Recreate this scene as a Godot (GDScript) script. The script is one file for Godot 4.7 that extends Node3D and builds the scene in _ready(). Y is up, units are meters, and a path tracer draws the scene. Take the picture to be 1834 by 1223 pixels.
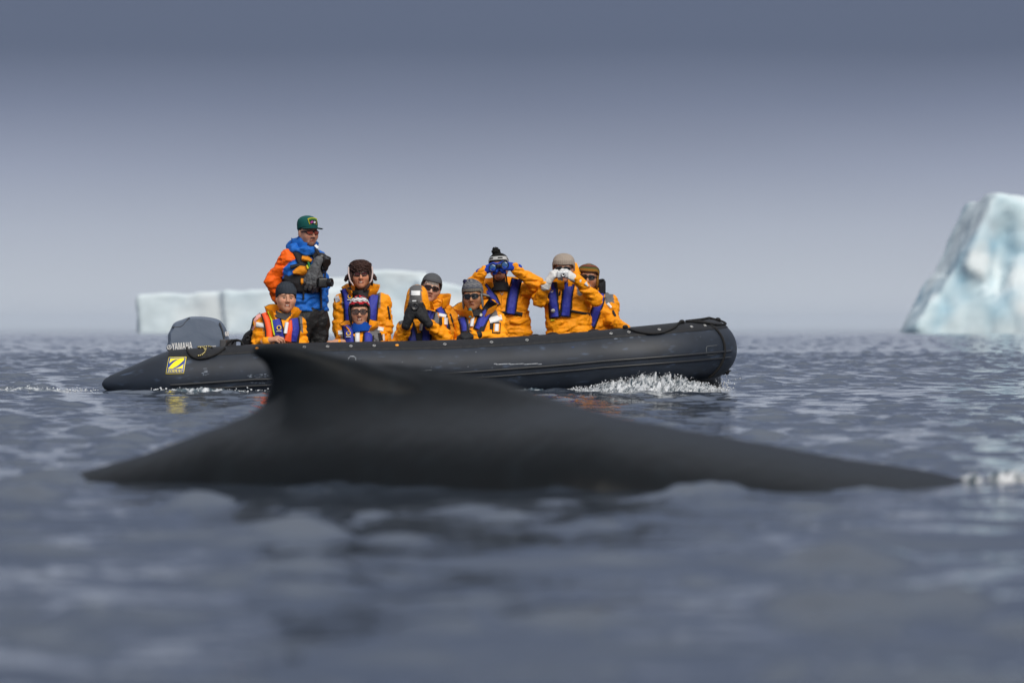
extends Node3D

# ---------------------------------------------------------------- mesh collector
class MB:
	var v := PackedVector3Array()
	var n := PackedVector3Array()
	var c := PackedColorArray()
	var uv := PackedVector2Array()
	var t := PackedInt32Array()
	var col := Color.WHITE

	# one closed (or open) piece with smooth normals; closed pieces are turned outside out
	func piece(pv: PackedVector3Array, tr: PackedInt32Array, puv := PackedVector2Array(), closed := true, flip := false) -> void:
		var mid := Vector3.ZERO
		for p in pv:
			mid += p
		mid /= maxf(1.0, pv.size())
		var turn := flip
		if closed:
			var vol := 0.0
			for i in range(0, tr.size(), 3):
				vol += (pv[tr[i]] - mid).dot((pv[tr[i + 1]] - mid).cross(pv[tr[i + 2]] - mid))
			turn = vol > 0.0
		var pn := PackedVector3Array()
		pn.resize(pv.size())
		var base := v.size()
		for i in range(0, tr.size(), 3):
			var a := tr[i]
			var b := tr[i + 1]
			var d := tr[i + 2]
			if turn:
				var s := b
				b = d
				d = s
			var f := (pv[d] - pv[a]).cross(pv[b] - pv[a])
			pn[a] += f
			pn[b] += f
			pn[d] += f
			t.append(base + a)
			t.append(base + b)
			t.append(base + d)
		for i in pv.size():
			v.append(pv[i])
			n.append(pn[i].normalized() if pn[i].length_squared() > 1e-20 else Vector3.UP)
			c.append(col)
			uv.append(puv[i] if puv.size() > i else Vector2.ZERO)

	func grid(rows: Array, wrap := true, cap_a := true, cap_b := true, closed := true, flip := false) -> void:
		var m: int = rows[0].size()
		var k := rows.size()
		var pv := PackedVector3Array()
		var tr := PackedInt32Array()
		var pu := PackedVector2Array()
		var w := m + 1 if wrap else m
		for i in k:
			for j in w:
				pv.append(rows[i][j % m])
				pu.append(Vector2(float(j) / (w - 1), float(i) / maxf(1.0, k - 1)))
		for i in k - 1:
			for j in w - 1:
				var a := i * w + j
				tr.append_array([a, a + 1, a + w, a + 1, a + w + 1, a + w])
		if wrap and cap_a:
			_cap(pv, tr, pu, rows[0], true)
		if wrap and cap_b:
			_cap(pv, tr, pu, rows[k - 1], false)
		var at := v.size()
		piece(pv, tr, pu, closed, flip)
		if wrap:
			for i in k:
				var s: Vector3 = (n[at + i * w] + n[at + i * w + m]).normalized()
				n[at + i * w] = s
				n[at + i * w + m] = s

	func _cap(pv: PackedVector3Array, tr: PackedInt32Array, pu: PackedVector2Array, ring, start: bool) -> void:
		var mid := Vector3.ZERO
		for p in ring:
			mid += p
		mid /= ring.size()
		if mid.distance_to(ring[0]) < 1e-5 and mid.distance_to(ring[ring.size() / 2]) < 1e-5:
			return
		var o := pv.size()
		for p in ring:
			pv.append(p)
			pu.append(Vector2.ZERO)
		pv.append(mid)
		pu.append(Vector2.ZERO)
		var m: int = ring.size()
		for j in m:
			if start:
				tr.append_array([o + (j + 1) % m, o + j, o + m])
			else:
				tr.append_array([o + j, o + (j + 1) % m, o + m])

	func ball(at: Vector3, r: Vector3, segs := 14, rings := 9, b := Basis.IDENTITY, noise: FastNoiseLite = null, amp := 0.0) -> void:
		var rows := []
		for i in rings + 1:
			var la := -PI / 2 + PI * i / rings
			var row := PackedVector3Array()
			for j in segs:
				var lo := TAU * j / segs
				var d := Vector3(cos(la) * cos(lo), sin(la), cos(la) * sin(lo))
				var k := 1.0
				if noise:
					k += amp * noise.get_noise_3dv(d * 100.0 + at * 40.0)
				row.append(at + b * (d * r * k))
			rows.append(row)
		grid(rows, true, false, false)

	func tube(pts: PackedVector3Array, radii, sides := 8, caps := true) -> void:
		var rows := []
		var k := pts.size()
		var up := Vector3.UP
		var tan0 := (pts[1] - pts[0]).normalized()
		if absf(tan0.dot(up)) > 0.9:
			up = Vector3.RIGHT
		var side := tan0.cross(up).normalized()
		for i in k:
			var tg := (pts[mini(i + 1, k - 1)] - pts[maxi(i - 1, 0)]).normalized()
			side = (side - tg * side.dot(tg)).normalized()
			var bi := tg.cross(side)
			var r: float = radii[i] if radii is Array or radii is PackedFloat32Array else radii
			var row := PackedVector3Array()
			for j in sides:
				var a := TAU * j / sides
				row.append(pts[i] + (side * cos(a) + bi * sin(a)) * r)
			rows.append(row)
		grid(rows, true, caps, caps)

	func box(at: Vector3, size: Vector3, bevel := 0.004, b := Basis.IDENTITY) -> void:
		var half := size * 0.5
		bevel = minf(bevel, minf(half.x, minf(half.y, half.z)) * 0.98)
		var core := half - Vector3.ONE * bevel
		var rows := []
		for la in [-90.0, -45.0, 0.0, 0.01, 45.0, 90.0]:
			var sy := -1.0 if la <= 0.0 else 1.0
			var row := PackedVector3Array()
			for q in 4:
				for e in 3:
					var lo := deg_to_rad(q * 90.0 + e * 45.0)
					var mid := deg_to_rad(q * 90.0 + 45.0)
					var l := deg_to_rad(la)
					var d := Vector3(cos(l) * cos(lo), sin(l), cos(l) * sin(lo))
					row.append(at + b * (Vector3(signf(cos(mid)) * core.x, sy * core.y, signf(sin(mid)) * core.z) + d * bevel))
			rows.append(row)
		grid(rows, true, true, true)

	func lathe(at: Vector3, profile: PackedVector2Array, segs := 20, b := Basis.IDENTITY) -> void:
		var rows := []
		for p in profile:
			var row := PackedVector3Array()
			for j in segs:
				var a := TAU * j / segs
				row.append(at + b * Vector3(p.x * cos(a), p.y, p.x * sin(a)))
			rows.append(row)
		grid(rows, true, true, true)

	func ring(at: Vector3, r: float, w: float, b := Basis.IDENTITY, segs := 16, sides := 6) -> void:
		var rows := []
		for i in segs + 1:
			var a := TAU * i / segs
			var d := Vector3(cos(a), sin(a), 0)
			var row := PackedVector3Array()
			for j in sides:
				var e := TAU * j / sides
				row.append(at + b * (d * (r + w * cos(e)) + Vector3(0, 0, w * sin(e))))
			rows.append(row)
		grid(rows, true, false, false)

	func prism(poly: PackedVector2Array, z0: float, z1: float, x := Transform3D.IDENTITY) -> void:
		var tr := Geometry2D.triangulate_polygon(poly)
		var m := poly.size()
		var pv := PackedVector3Array()
		var idx := PackedInt32Array()
		for k in 2:
			for p in poly:
				pv.append(x * Vector3(p.x, p.y, z1 if k else z0))
		for i in range(0, tr.size(), 3):
			idx.append_array([tr[i], tr[i + 1], tr[i + 2], m + tr[i], m + tr[i + 2], m + tr[i + 1]])
		var area := 0.0
		for i in m:
			area += poly[i].cross(poly[(i + 1) % m])
		var tri := 0.0
		if tr.size() >= 3:
			tri = (poly[tr[1]] - poly[tr[0]]).cross(poly[tr[2]] - poly[tr[0]])
		for i in m:
			var j := (i + 1) % m
			var o := pv.size()
			pv.append_array([pv[i], pv[j], pv[m + j], pv[m + i]])
			# keep the walls wound like the lids
			if tri * area > 0.0:
				idx.append_array([o, o + 2, o + 1, o, o + 3, o + 2])
			else:
				idx.append_array([o, o + 1, o + 2, o, o + 2, o + 3])
		piece(pv, idx)

	func mesh() -> ArrayMesh:
		var a := []
		a.resize(Mesh.ARRAY_MAX)
		a[Mesh.ARRAY_VERTEX] = v
		a[Mesh.ARRAY_NORMAL] = n
		a[Mesh.ARRAY_COLOR] = c
		a[Mesh.ARRAY_TEX_UV] = uv
		a[Mesh.ARRAY_INDEX] = t
		var m := ArrayMesh.new()
		m.add_surface_from_arrays(Mesh.PRIMITIVE_TRIANGLES, a)
		return m


# ---------------------------------------------------------------- distance fields, meshed as surface nets
class Field:
	var kind := PackedInt32Array()      # 0 tapered capsule, 1 ellipsoid, 2 ellipsoid carved away
	var a := PackedVector3Array()
	var ba := PackedVector3Array()
	var inv := PackedFloat32Array()
	var ra := PackedFloat32Array()
	var dr := PackedFloat32Array()
	var kk := PackedFloat32Array()
	var bs: Array[Basis] = []
	var use := PackedInt32Array()
	var noise: FastNoiseLite
	var amp := 0.0
	var noise2: FastNoiseLite
	var amp2 := 0.0
	var stretch := Vector3.ONE
	var floor_y := -1e9                 # cut flat below this height

	func cap(p: Vector3, q: Vector3, r0: float, r1: float, k := 0.03) -> void:
		kind.append(0)
		a.append(p)
		ba.append(q - p)
		inv.append(1.0 / maxf((q - p).length_squared(), 1e-9))
		ra.append(r0)
		dr.append(r1 - r0)
		kk.append(k)
		bs.append(Basis.IDENTITY)
		use.append(use.size())

	func ell(p: Vector3, r: Vector3, k := 0.03, b := Basis.IDENTITY, carve := false) -> void:
		kind.append(2 if carve else 1)
		a.append(p)
		ba.append(r)
		inv.append(0.0)
		ra.append(maxf(r.x, maxf(r.y, r.z)))
		dr.append(0.0)
		kk.append(k)
		bs.append(b)
		use.append(use.size())

	func block(p: Vector3, half: Vector3, round_: float, k := 0.03, b := Basis.IDENTITY) -> void:
		ell(p, half - Vector3.ONE * round_, k, b)
		kind[kind.size() - 1] = 3
		ra[ra.size() - 1] = round_

	func one(i: int, p: Vector3) -> float:
		var pa := p - a[i]
		if kind[i] == 0:
			var h := clampf(pa.dot(ba[i]) * inv[i], 0.0, 1.0)
			return (pa - ba[i] * h).length() - ra[i] - dr[i] * h
		var q: Vector3 = pa * bs[i]
		var r := ba[i]
		if kind[i] == 3:
			q = q.abs() - r
			return q.max(Vector3.ZERO).length() + minf(maxf(q.x, maxf(q.y, q.z)), 0.0) - ra[i]
		q /= r
		var k0 := q.length()
		var k1 := (q / r).length()
		return k0 * (k0 - 1.0) / maxf(k1, 1e-6)

	func ev(p: Vector3) -> float:
		var res := 1e3
		for i in use:
			var d: float
			var pa := p - a[i]
			if kind[i] == 0:
				var h := clampf(pa.dot(ba[i]) * inv[i], 0.0, 1.0)
				d = (pa - ba[i] * h).length() - ra[i] - dr[i] * h
			elif kind[i] == 3:
				var q: Vector3 = (pa * bs[i]).abs() - ba[i]
				d = q.max(Vector3.ZERO).length() + minf(maxf(q.x, maxf(q.y, q.z)), 0.0) - ra[i]
			else:
				var q: Vector3 = pa * bs[i]
				var r := ba[i]
				q /= r
				var k0 := q.length()
				d = k0 * (k0 - 1.0) / maxf((q / r).length(), 1e-6)
			var k := kk[i]
			if kind[i] == 2:
				d = -d
				var hh := maxf(k - absf(d - res), 0.0) / k
				res = maxf(res, d) + hh * hh * k * 0.25
			else:
				var hm := maxf(k - absf(d - res), 0.0) / k
				res = minf(res, d) - hm * hm * k * 0.25
		if amp > 0.0 and absf(res) < 0.06 + amp * 3.0:
			res += amp * noise.get_noise_3dv(p * stretch)
			if amp2 > 0.0:
				res += amp2 * absf(noise2.get_noise_3dv(p * stretch))
		if p.y < floor_y + 0.2:
			res = maxf(res, floor_y - p.y)
		return res

	func all() -> void:
		use = PackedInt32Array(range(kind.size()))

	# appends the surface to mb; look(p, normal) gives the vertex colour
	func net(mb: MB, lo: Vector3, hi: Vector3, cell: float, x := Transform3D.IDENTITY, look = null) -> void:
		const B := 5
		var nb := Vector3i(((hi - lo) / (cell * B)).ceil())
		var nx := nb.x * B + 1
		var ny := nb.y * B + 1
		var nz := nb.z * B + 1
		var sy := nx
		var sz := nx * ny
		var val := PackedFloat32Array()
		val.resize(nx * ny * nz)
		val.fill(1e3)
		var reach := cell * B * 0.87
		var live := []
		for bz in nb.z:
			for by in nb.y:
				for bx in nb.x:
					var mid := lo + Vector3(bx + 0.5, by + 0.5, bz + 0.5) * cell * B
					all()
					var d := ev(mid)
					if absf(d) > reach * 1.15 + amp * 2.0 + amp2:
						if d < 0.0:
							for k in range(bz * B, bz * B + B + 1):
								for j in range(by * B, by * B + B + 1):
									for i in range(bx * B, bx * B + B + 1):
										var g := i + j * sy + k * sz
										if val[g] > 900.0:
											val[g] = -1.0
						continue
					var near := PackedInt32Array()
					for i in kind.size():
						if one(i, mid) < d + 2.2 * reach + kk[i] + 0.03 or kind[i] == 2:
							near.append(i)
					use = near
					for k in range(bz * B, bz * B + B + 1):
						for j in range(by * B, by * B + B + 1):
							for i in range(bx * B, bx * B + B + 1):
								var g := i + j * sy + k * sz
								if absf(val[g]) > 900.0 or val[g] == -1.0:
									val[g] = ev(lo + Vector3(i, j, k) * cell)
					live.append(Vector3i(bx, by, bz))
		all()
		var at := PackedInt32Array()
		at.resize(nx * ny * nz)
		at.fill(-1)
		var base := mb.v.size()
		var cells := PackedInt32Array()
		for b in live:
			for k in range(b.z * B, b.z * B + B):
				for j in range(b.y * B, b.y * B + B):
					for i in range(b.x * B, b.x * B + B):
						var g := i + j * sy + k * sz
						var v0 := val[g]
						var v1 := val[g + 1]
						var v2 := val[g + sy]
						var v3 := val[g + sy + 1]
						var v4 := val[g + sz]
						var v5 := val[g + sz + 1]
						var v6 := val[g + sz + sy]
						var v7 := val[g + sz + sy + 1]
						var neg := int(v0 < 0) + int(v1 < 0) + int(v2 < 0) + int(v3 < 0) + int(v4 < 0) + int(v5 < 0) + int(v6 < 0) + int(v7 < 0)
						if neg == 0 or neg == 8:
							continue
						var s := Vector3.ZERO
						var m := 0.0
						if (v0 < 0) != (v1 < 0):
							s += Vector3(v0 / (v0 - v1), 0, 0)
							m += 1
						if (v2 < 0) != (v3 < 0):
							s += Vector3(v2 / (v2 - v3), 1, 0)
							m += 1
						if (v4 < 0) != (v5 < 0):
							s += Vector3(v4 / (v4 - v5), 0, 1)
							m += 1
						if (v6 < 0) != (v7 < 0):
							s += Vector3(v6 / (v6 - v7), 1, 1)
							m += 1
						if (v0 < 0) != (v2 < 0):
							s += Vector3(0, v0 / (v0 - v2), 0)
							m += 1
						if (v1 < 0) != (v3 < 0):
							s += Vector3(1, v1 / (v1 - v3), 0)
							m += 1
						if (v4 < 0) != (v6 < 0):
							s += Vector3(0, v4 / (v4 - v6), 1)
							m += 1
						if (v5 < 0) != (v7 < 0):
							s += Vector3(1, v5 / (v5 - v7), 1)
							m += 1
						if (v0 < 0) != (v4 < 0):
							s += Vector3(0, 0, v0 / (v0 - v4))
							m += 1
						if (v1 < 0) != (v5 < 0):
							s += Vector3(1, 0, v1 / (v1 - v5))
							m += 1
						if (v2 < 0) != (v6 < 0):
							s += Vector3(0, 1, v2 / (v2 - v6))
							m += 1
						if (v3 < 0) != (v7 < 0):
							s += Vector3(1, 1, v3 / (v3 - v7))
							m += 1
						var p := lo + (Vector3(i, j, k) + s / m) * cell
						var gr := Vector3(v1 + v3 + v5 + v7 - v0 - v2 - v4 - v6, v2 + v3 + v6 + v7 - v0 - v1 - v4 - v5, v4 + v5 + v6 + v7 - v0 - v1 - v2 - v3).normalized()
						at[g] = mb.v.size()
						mb.v.append(x * p)
						mb.n.append((x.basis * gr).normalized())
						mb.uv.append(Vector2.ZERO)
						mb.c.append(look.call(p, gr) if look != null else mb.col)
						cells.append(g)
		for g in cells:
			var s0 := val[g] < 0
			if s0 != (val[g + 1] < 0):
				_quad(mb, at, g, g - sy, g - sy - sz, g - sz, s0)
			if s0 != (val[g + sy] < 0):
				_quad(mb, at, g, g - sz, g - sz - 1, g - 1, s0)
			if s0 != (val[g + sz] < 0):
				_quad(mb, at, g, g - 1, g - 1 - sy, g - sy, s0)
		if base == mb.v.size():
			push_warning("an empty field")

	func _quad(mb: MB, at: PackedInt32Array, g0: int, g1: int, g2: int, g3: int, inside: bool) -> void:
		if g1 < 0 or g2 < 0 or g3 < 0:
			return
		var p := at[g0]
		var q := at[g1]
		var r := at[g2]
		var s := at[g3]
		if p < 0 or q < 0 or r < 0 or s < 0:
			return
		if inside:
			mb.t.append_array([p, r, q, p, s, r])
		else:
			mb.t.append_array([p, q, r, p, r, s])


# ---------------------------------------------------------------- naming
var taken := {}

func numbered(called: String) -> String:
	taken[called] = taken.get(called, -1) + 1
	return called if taken[called] == 0 else "%s_%03d" % [called, taken[called]]

func tag(o: Node3D, label: String, category := "", group := "", kind := "") -> Node3D:
	o.set_meta("label", label)
	if category:
		o.set_meta("category", category)
	if group:
		o.set_meta("group", group)
	if kind:
		o.set_meta("kind", kind)
	return o

func thing(called: String, label: String, category: String, at := Vector3.ZERO, group := "") -> Node3D:
	var o := Node3D.new()
	o.name = numbered(called)
	add_child(o)
	o.position = at
	tag(o, label, category, group)
	return o

func part(called: String, mb, m: Material, parent: Node3D, x := Transform3D.IDENTITY) -> MeshInstance3D:
	var o := MeshInstance3D.new()
	o.mesh = mb.mesh() if mb is MB else mb
	o.material_override = m
	var k := called
	var i := 0
	while parent.has_node(NodePath(k)):
		i += 1
		k = "%s_%03d" % [called, i]
	o.name = k
	parent.add_child(o)
	o.transform = x
	return o

func solo(called: String, mb, m: Material) -> MeshInstance3D:
	var o := MeshInstance3D.new()
	o.mesh = mb.mesh() if mb is MB else mb
	o.material_override = m
	o.name = numbered(called)
	add_child(o)
	return o

# ---------------------------------------------------------------- materials
func lin(r: float, g: float, b: float) -> Color:
	return Color(r, g, b).linear_to_srgb()

func s255(r: float, g: float, b: float) -> Color:
	return Color(r / 255.0, g / 255.0, b / 255.0)

func noise_tex(freq: float, seed_: int, size := 256, octaves := 4, ridged := false) -> NoiseTexture2D:
	var f := FastNoiseLite.new()
	f.seed = seed_
	f.frequency = freq
	f.fractal_octaves = octaves
	if ridged:
		f.fractal_type = FastNoiseLite.FRACTAL_RIDGED
	var t := NoiseTexture2D.new()
	t.width = size
	t.height = size
	t.seamless = true
	t.noise = f
	return t

func mat(color: Color, rough := 0.6, spec := 0.5, metal := 0.0) -> StandardMaterial3D:
	var m := StandardMaterial3D.new()
	m.albedo_color = color
	m.roughness = rough
	m.metallic_specular = spec
	m.metallic = metal
	return m

func relief(m: StandardMaterial3D, tex: Texture2D, cm: float, per_metre: float) -> StandardMaterial3D:
	m.heightmap_enabled = true
	m.heightmap_texture = tex
	m.heightmap_scale = cm
	m.uv1_triplanar = true
	m.uv1_scale = Vector3.ONE * per_metre
	return m

func painted(m: StandardMaterial3D) -> StandardMaterial3D:
	m.vertex_color_use_as_albedo = true
	m.albedo_color = Color.WHITE
	return m

func fnl(freq: float, seed_: int, octaves := 3, ridged := false) -> FastNoiseLite:
	var f := FastNoiseLite.new()
	f.seed = seed_
	f.frequency = freq
	f.fractal_octaves = octaves
	if ridged:
		f.fractal_type = FastNoiseLite.FRACTAL_RIDGED
	return f

# ---------------------------------------------------------------- people
var head_cache := {}
var hand_cache := {}
var wrinkle := fnl(11.0, 11, 2)
var wrinkle2 := fnl(6.5, 23, 2, true)
var M := {}

# a head in its own axes: eyes at the origin's height, face towards +Z
func head_mesh(kind: String) -> MB:
	if head_cache.has(kind):
		return head_cache[kind]
	var w := 0.96 if kind == "woman" else 1.0
	var f := Field.new()
	f.ell(Vector3(0, 0.035, -0.015), Vector3(0.081 * w, 0.095, 0.097), 0.03)
	f.ell(Vector3(0, -0.035, 0.022), Vector3(0.071 * w, 0.074, 0.067), 0.04)
	f.cap(Vector3(-0.05 * w, -0.055, 0.012), Vector3(0, -0.094, 0.055), 0.025, 0.025, 0.03)
	f.cap(Vector3(0.05 * w, -0.055, 0.012), Vector3(0, -0.094, 0.055), 0.025, 0.025, 0.03)
	f.ell(Vector3(-0.042 * w, -0.028, 0.055), Vector3(0.028, 0.026, 0.026), 0.03)
	f.ell(Vector3(0.042 * w, -0.028, 0.055), Vector3(0.028, 0.026, 0.026), 0.03)
	f.cap(Vector3(-0.04, 0.023, 0.071), Vector3(0.04, 0.023, 0.071), 0.014, 0.014, 0.02)
	f.ell(Vector3(-0.031, 0.003, 0.098), Vector3(0.02, 0.013, 0.018), 0.018, Basis.IDENTITY, true)
	f.ell(Vector3(0.031, 0.003, 0.098), Vector3(0.02, 0.013, 0.018), 0.018, Basis.IDENTITY, true)
	f.cap(Vector3(0, 0.012, 0.085), Vector3(0, -0.032, 0.108), 0.009, 0.0125, 0.014)
	f.cap(Vector3(-0.012, -0.036, 0.095), Vector3(0.012, -0.036, 0.095), 0.0095, 0.0095, 0.01)
	f.cap(Vector3(-0.02, -0.063, 0.081), Vector3(0.0, -0.059, 0.091), 0.0055, 0.0065, 0.006)
	f.cap(Vector3(0.02, -0.063, 0.081), Vector3(0.0, -0.059, 0.091), 0.0055, 0.0065, 0.006)
	f.cap(Vector3(-0.016, -0.073, 0.083), Vector3(0.016, -0.073, 0.083), 0.0075, 0.0075, 0.007)
	f.cap(Vector3(-0.02, -0.067, 0.093), Vector3(0.02, -0.067, 0.093), 0.0022, 0.0022, 0.004)
	f.kind[f.kind.size() - 1] = 0
	f.ell(Vector3(-0.031, 0.003, 0.077), Vector3.ONE * 0.0125, 0.002)
	f.ell(Vector3(0.031, 0.003, 0.077), Vector3.ONE * 0.0125, 0.002)
	f.ell(Vector3(-0.083 * w, -0.008, -0.008), Vector3(0.011, 0.032, 0.019), 0.01)
	f.ell(Vector3(0.083 * w, -0.008, -0.008), Vector3(0.011, 0.032, 0.019), 0.01)
	f.cap(Vector3(0, -0.07, -0.02), Vector3(0, -0.2, -0.04), 0.054, 0.058, 0.03)
	var mb := MB.new()
	f.net(mb, Vector3(-0.1, -0.25, -0.13), Vector3(0.1, 0.14, 0.13), 0.0048)
	head_cache[kind] = mb
	return mb

# fingers towards +Y, back of the hand +Z, thumb on the +X side
func hand_mesh(curl: float, spread: float, grow: float) -> MB:
	var key := "%.2f %.2f %.3f" % [curl, spread, grow]
	if hand_cache.has(key):
		return hand_cache[key]
	var f := Field.new()
	var roots := [Vector3(0.028, 0.088, 0), Vector3(0.010, 0.094, 0.002), Vector3(-0.010, 0.090, 0.001), Vector3(-0.027, 0.080, -0.002)]
	var lens := [[0.042, 0.026, 0.021], [0.046, 0.029, 0.022], [0.043, 0.027, 0.021], [0.033, 0.021, 0.019]]
	f.cap(Vector3(0, -0.05, 0), Vector3(0, 0.015, 0), 0.026 + grow, 0.026 + grow, 0.02)
	for r in roots:
		f.cap(Vector3(r.x * 0.55, 0.015, 0), r, 0.015 + grow, 0.0125 + grow, 0.014)
	for i in 4:
		var p: Vector3 = roots[i]
		var ang := 0.0
		var out: float = (1.5 - i) * spread
		var side := Vector3(sin(out), 0, 0)
		for k in 3:
			ang += curl * [0.9, 1.15, 0.8][k] * (1.0 + 0.06 * i)
			var d := (Vector3(0, cos(ang), -sin(ang)) + side).normalized()
			var q: Vector3 = p + d * lens[i][k]
			f.cap(p, q, [0.0095, 0.0088, 0.0082][k] + grow, [0.0088, 0.0082, 0.0072][k] + grow, 0.004)
			p = q
	var th := curl * 0.5
	var t0 := Vector3(0.02, 0.02, -0.006)
	var t1 := t0 + Vector3(0.03, 0.032, -0.012 - 0.02 * th)
	var t2 := t1 + Vector3(0.012 - 0.01 * th, 0.03, -0.008 - 0.016 * th)
	var t3 := t2 + Vector3(0.002 - 0.012 * th, 0.024, -0.006 - 0.012 * th)
	f.cap(t0, t1, 0.016 + grow, 0.0125 + grow, 0.012)
	f.cap(t1, t2, 0.0115 + grow, 0.0105 + grow, 0.004)
	f.cap(t2, t3, 0.0105 + grow, 0.0085 + grow, 0.004)
	var mb := MB.new()
	f.net(mb, Vector3(-0.075, -0.085, -0.14), Vector3(0.1, 0.215, 0.06), 0.0045)
	hand_cache[key] = mb
	return mb

func append(to: MB, from: MB, x: Transform3D, look = null) -> void:
	var base := to.v.size()
	var turned := x.basis.determinant() < 0.0
	for i in from.v.size():
		to.v.append(x * from.v[i])
		to.n.append((x.basis * from.n[i]).normalized())
		to.uv.append(from.uv[i])
		to.c.append(look.call(from.v[i], from.n[i]) if look != null else to.col)
	for i in range(0, from.t.size(), 3):
		if turned:
			to.t.append_array([base + from.t[i], base + from.t[i + 2], base + from.t[i + 1]])
		else:
			to.t.append_array([base + from.t[i], base + from.t[i + 1], base + from.t[i + 2]])

# the frame of a hand at the wrist: fingers along dir, back of the hand along back, thumb on the given side
func hand_frame(wrist: Vector3, dir: Vector3, back: Vector3, side: float, size := 0.95) -> Transform3D:
	var y := dir.normalized()
	var z := (back - y * back.dot(y)).normalized()
	var x := y.cross(z) * side
	return Transform3D(Basis(x, y, z).scaled_local(Vector3.ONE * size), wrist)

func face_look(q: Vector3, nn: Vector3, s: Dictionary) -> Color:
	var skin: Color = s.skin
	var c := skin
	var ax := absf(q.x)
	if q.z > 0.03:
		var e := Vector3(ax, q.y, q.z) - Vector3(0.031, 0.003, 0.077)
		if e.length() < 0.0145 and q.z > 0.08:
			c = skin * 0.5
			if absf(e.y) < 0.0035:
				c = Color(0.03, 0.02, 0.015) if absf(e.x) < 0.005 else Color(0.3, 0.25, 0.22)
		elif ax > 0.013 and ax < 0.05 and absf(q.y - 0.022 - 0.003 * cos(ax * 60.0)) < 0.006:
			c = skin.lerp(s.get("brow", Color(0.03, 0.022, 0.018)), 0.7)
		elif ax < 0.024 and q.y < -0.054 and q.y > -0.081 and q.z > 0.078:
			var lip := Color(skin.r * 0.72, skin.g * 0.5, skin.b * 0.5)
			c = lip
			if s.get("teeth", false) and ax < 0.0125 and absf(q.y + 0.0665) < 0.0042:
				c = Color(0.68, 0.63, 0.55)
			elif absf(q.y + 0.0672) < 0.0025:
				c = lip * 0.35
		elif s.has("beard") and (q.y < -0.075 - 0.02 * nn.z or (q.y < -0.044 and ax < 0.03)) and q.y > -0.14:
			c = skin.lerp(s.beard, 0.62)
		elif ax > 0.018 and ax < 0.055 and q.y < -0.008 and q.y > -0.05:
			c = skin.lerp(Color(skin.r * 1.02, skin.g * 0.8, skin.b * 0.78), 0.5)
		if s.get("moustache", false) and ax < 0.03 and q.y < -0.044 and q.y > -0.056:
			c = skin.lerp(s.beard, 0.8)
	if q.y < -0.1 and q.z < 0.03 and s.has("gaiter"):
		c = s.gaiter
	elif q.y > -0.06 and q.z < 0.012 and (ax < 0.074 or q.y > 0.02) and s.has("hair"):
		c = s.hair
	return c

func head_frame(s: Dictionary) -> Transform3D:
	var b := Basis.from_euler(Vector3(deg_to_rad(s.get("pitch", 0.0)), deg_to_rad(s.get("yaw", 0.0)), deg_to_rad(s.get("roll", 0.0))))
	return Transform3D(b.scaled_local(Vector3.ONE * s.get("head_size", 0.92)), s.head)

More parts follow.
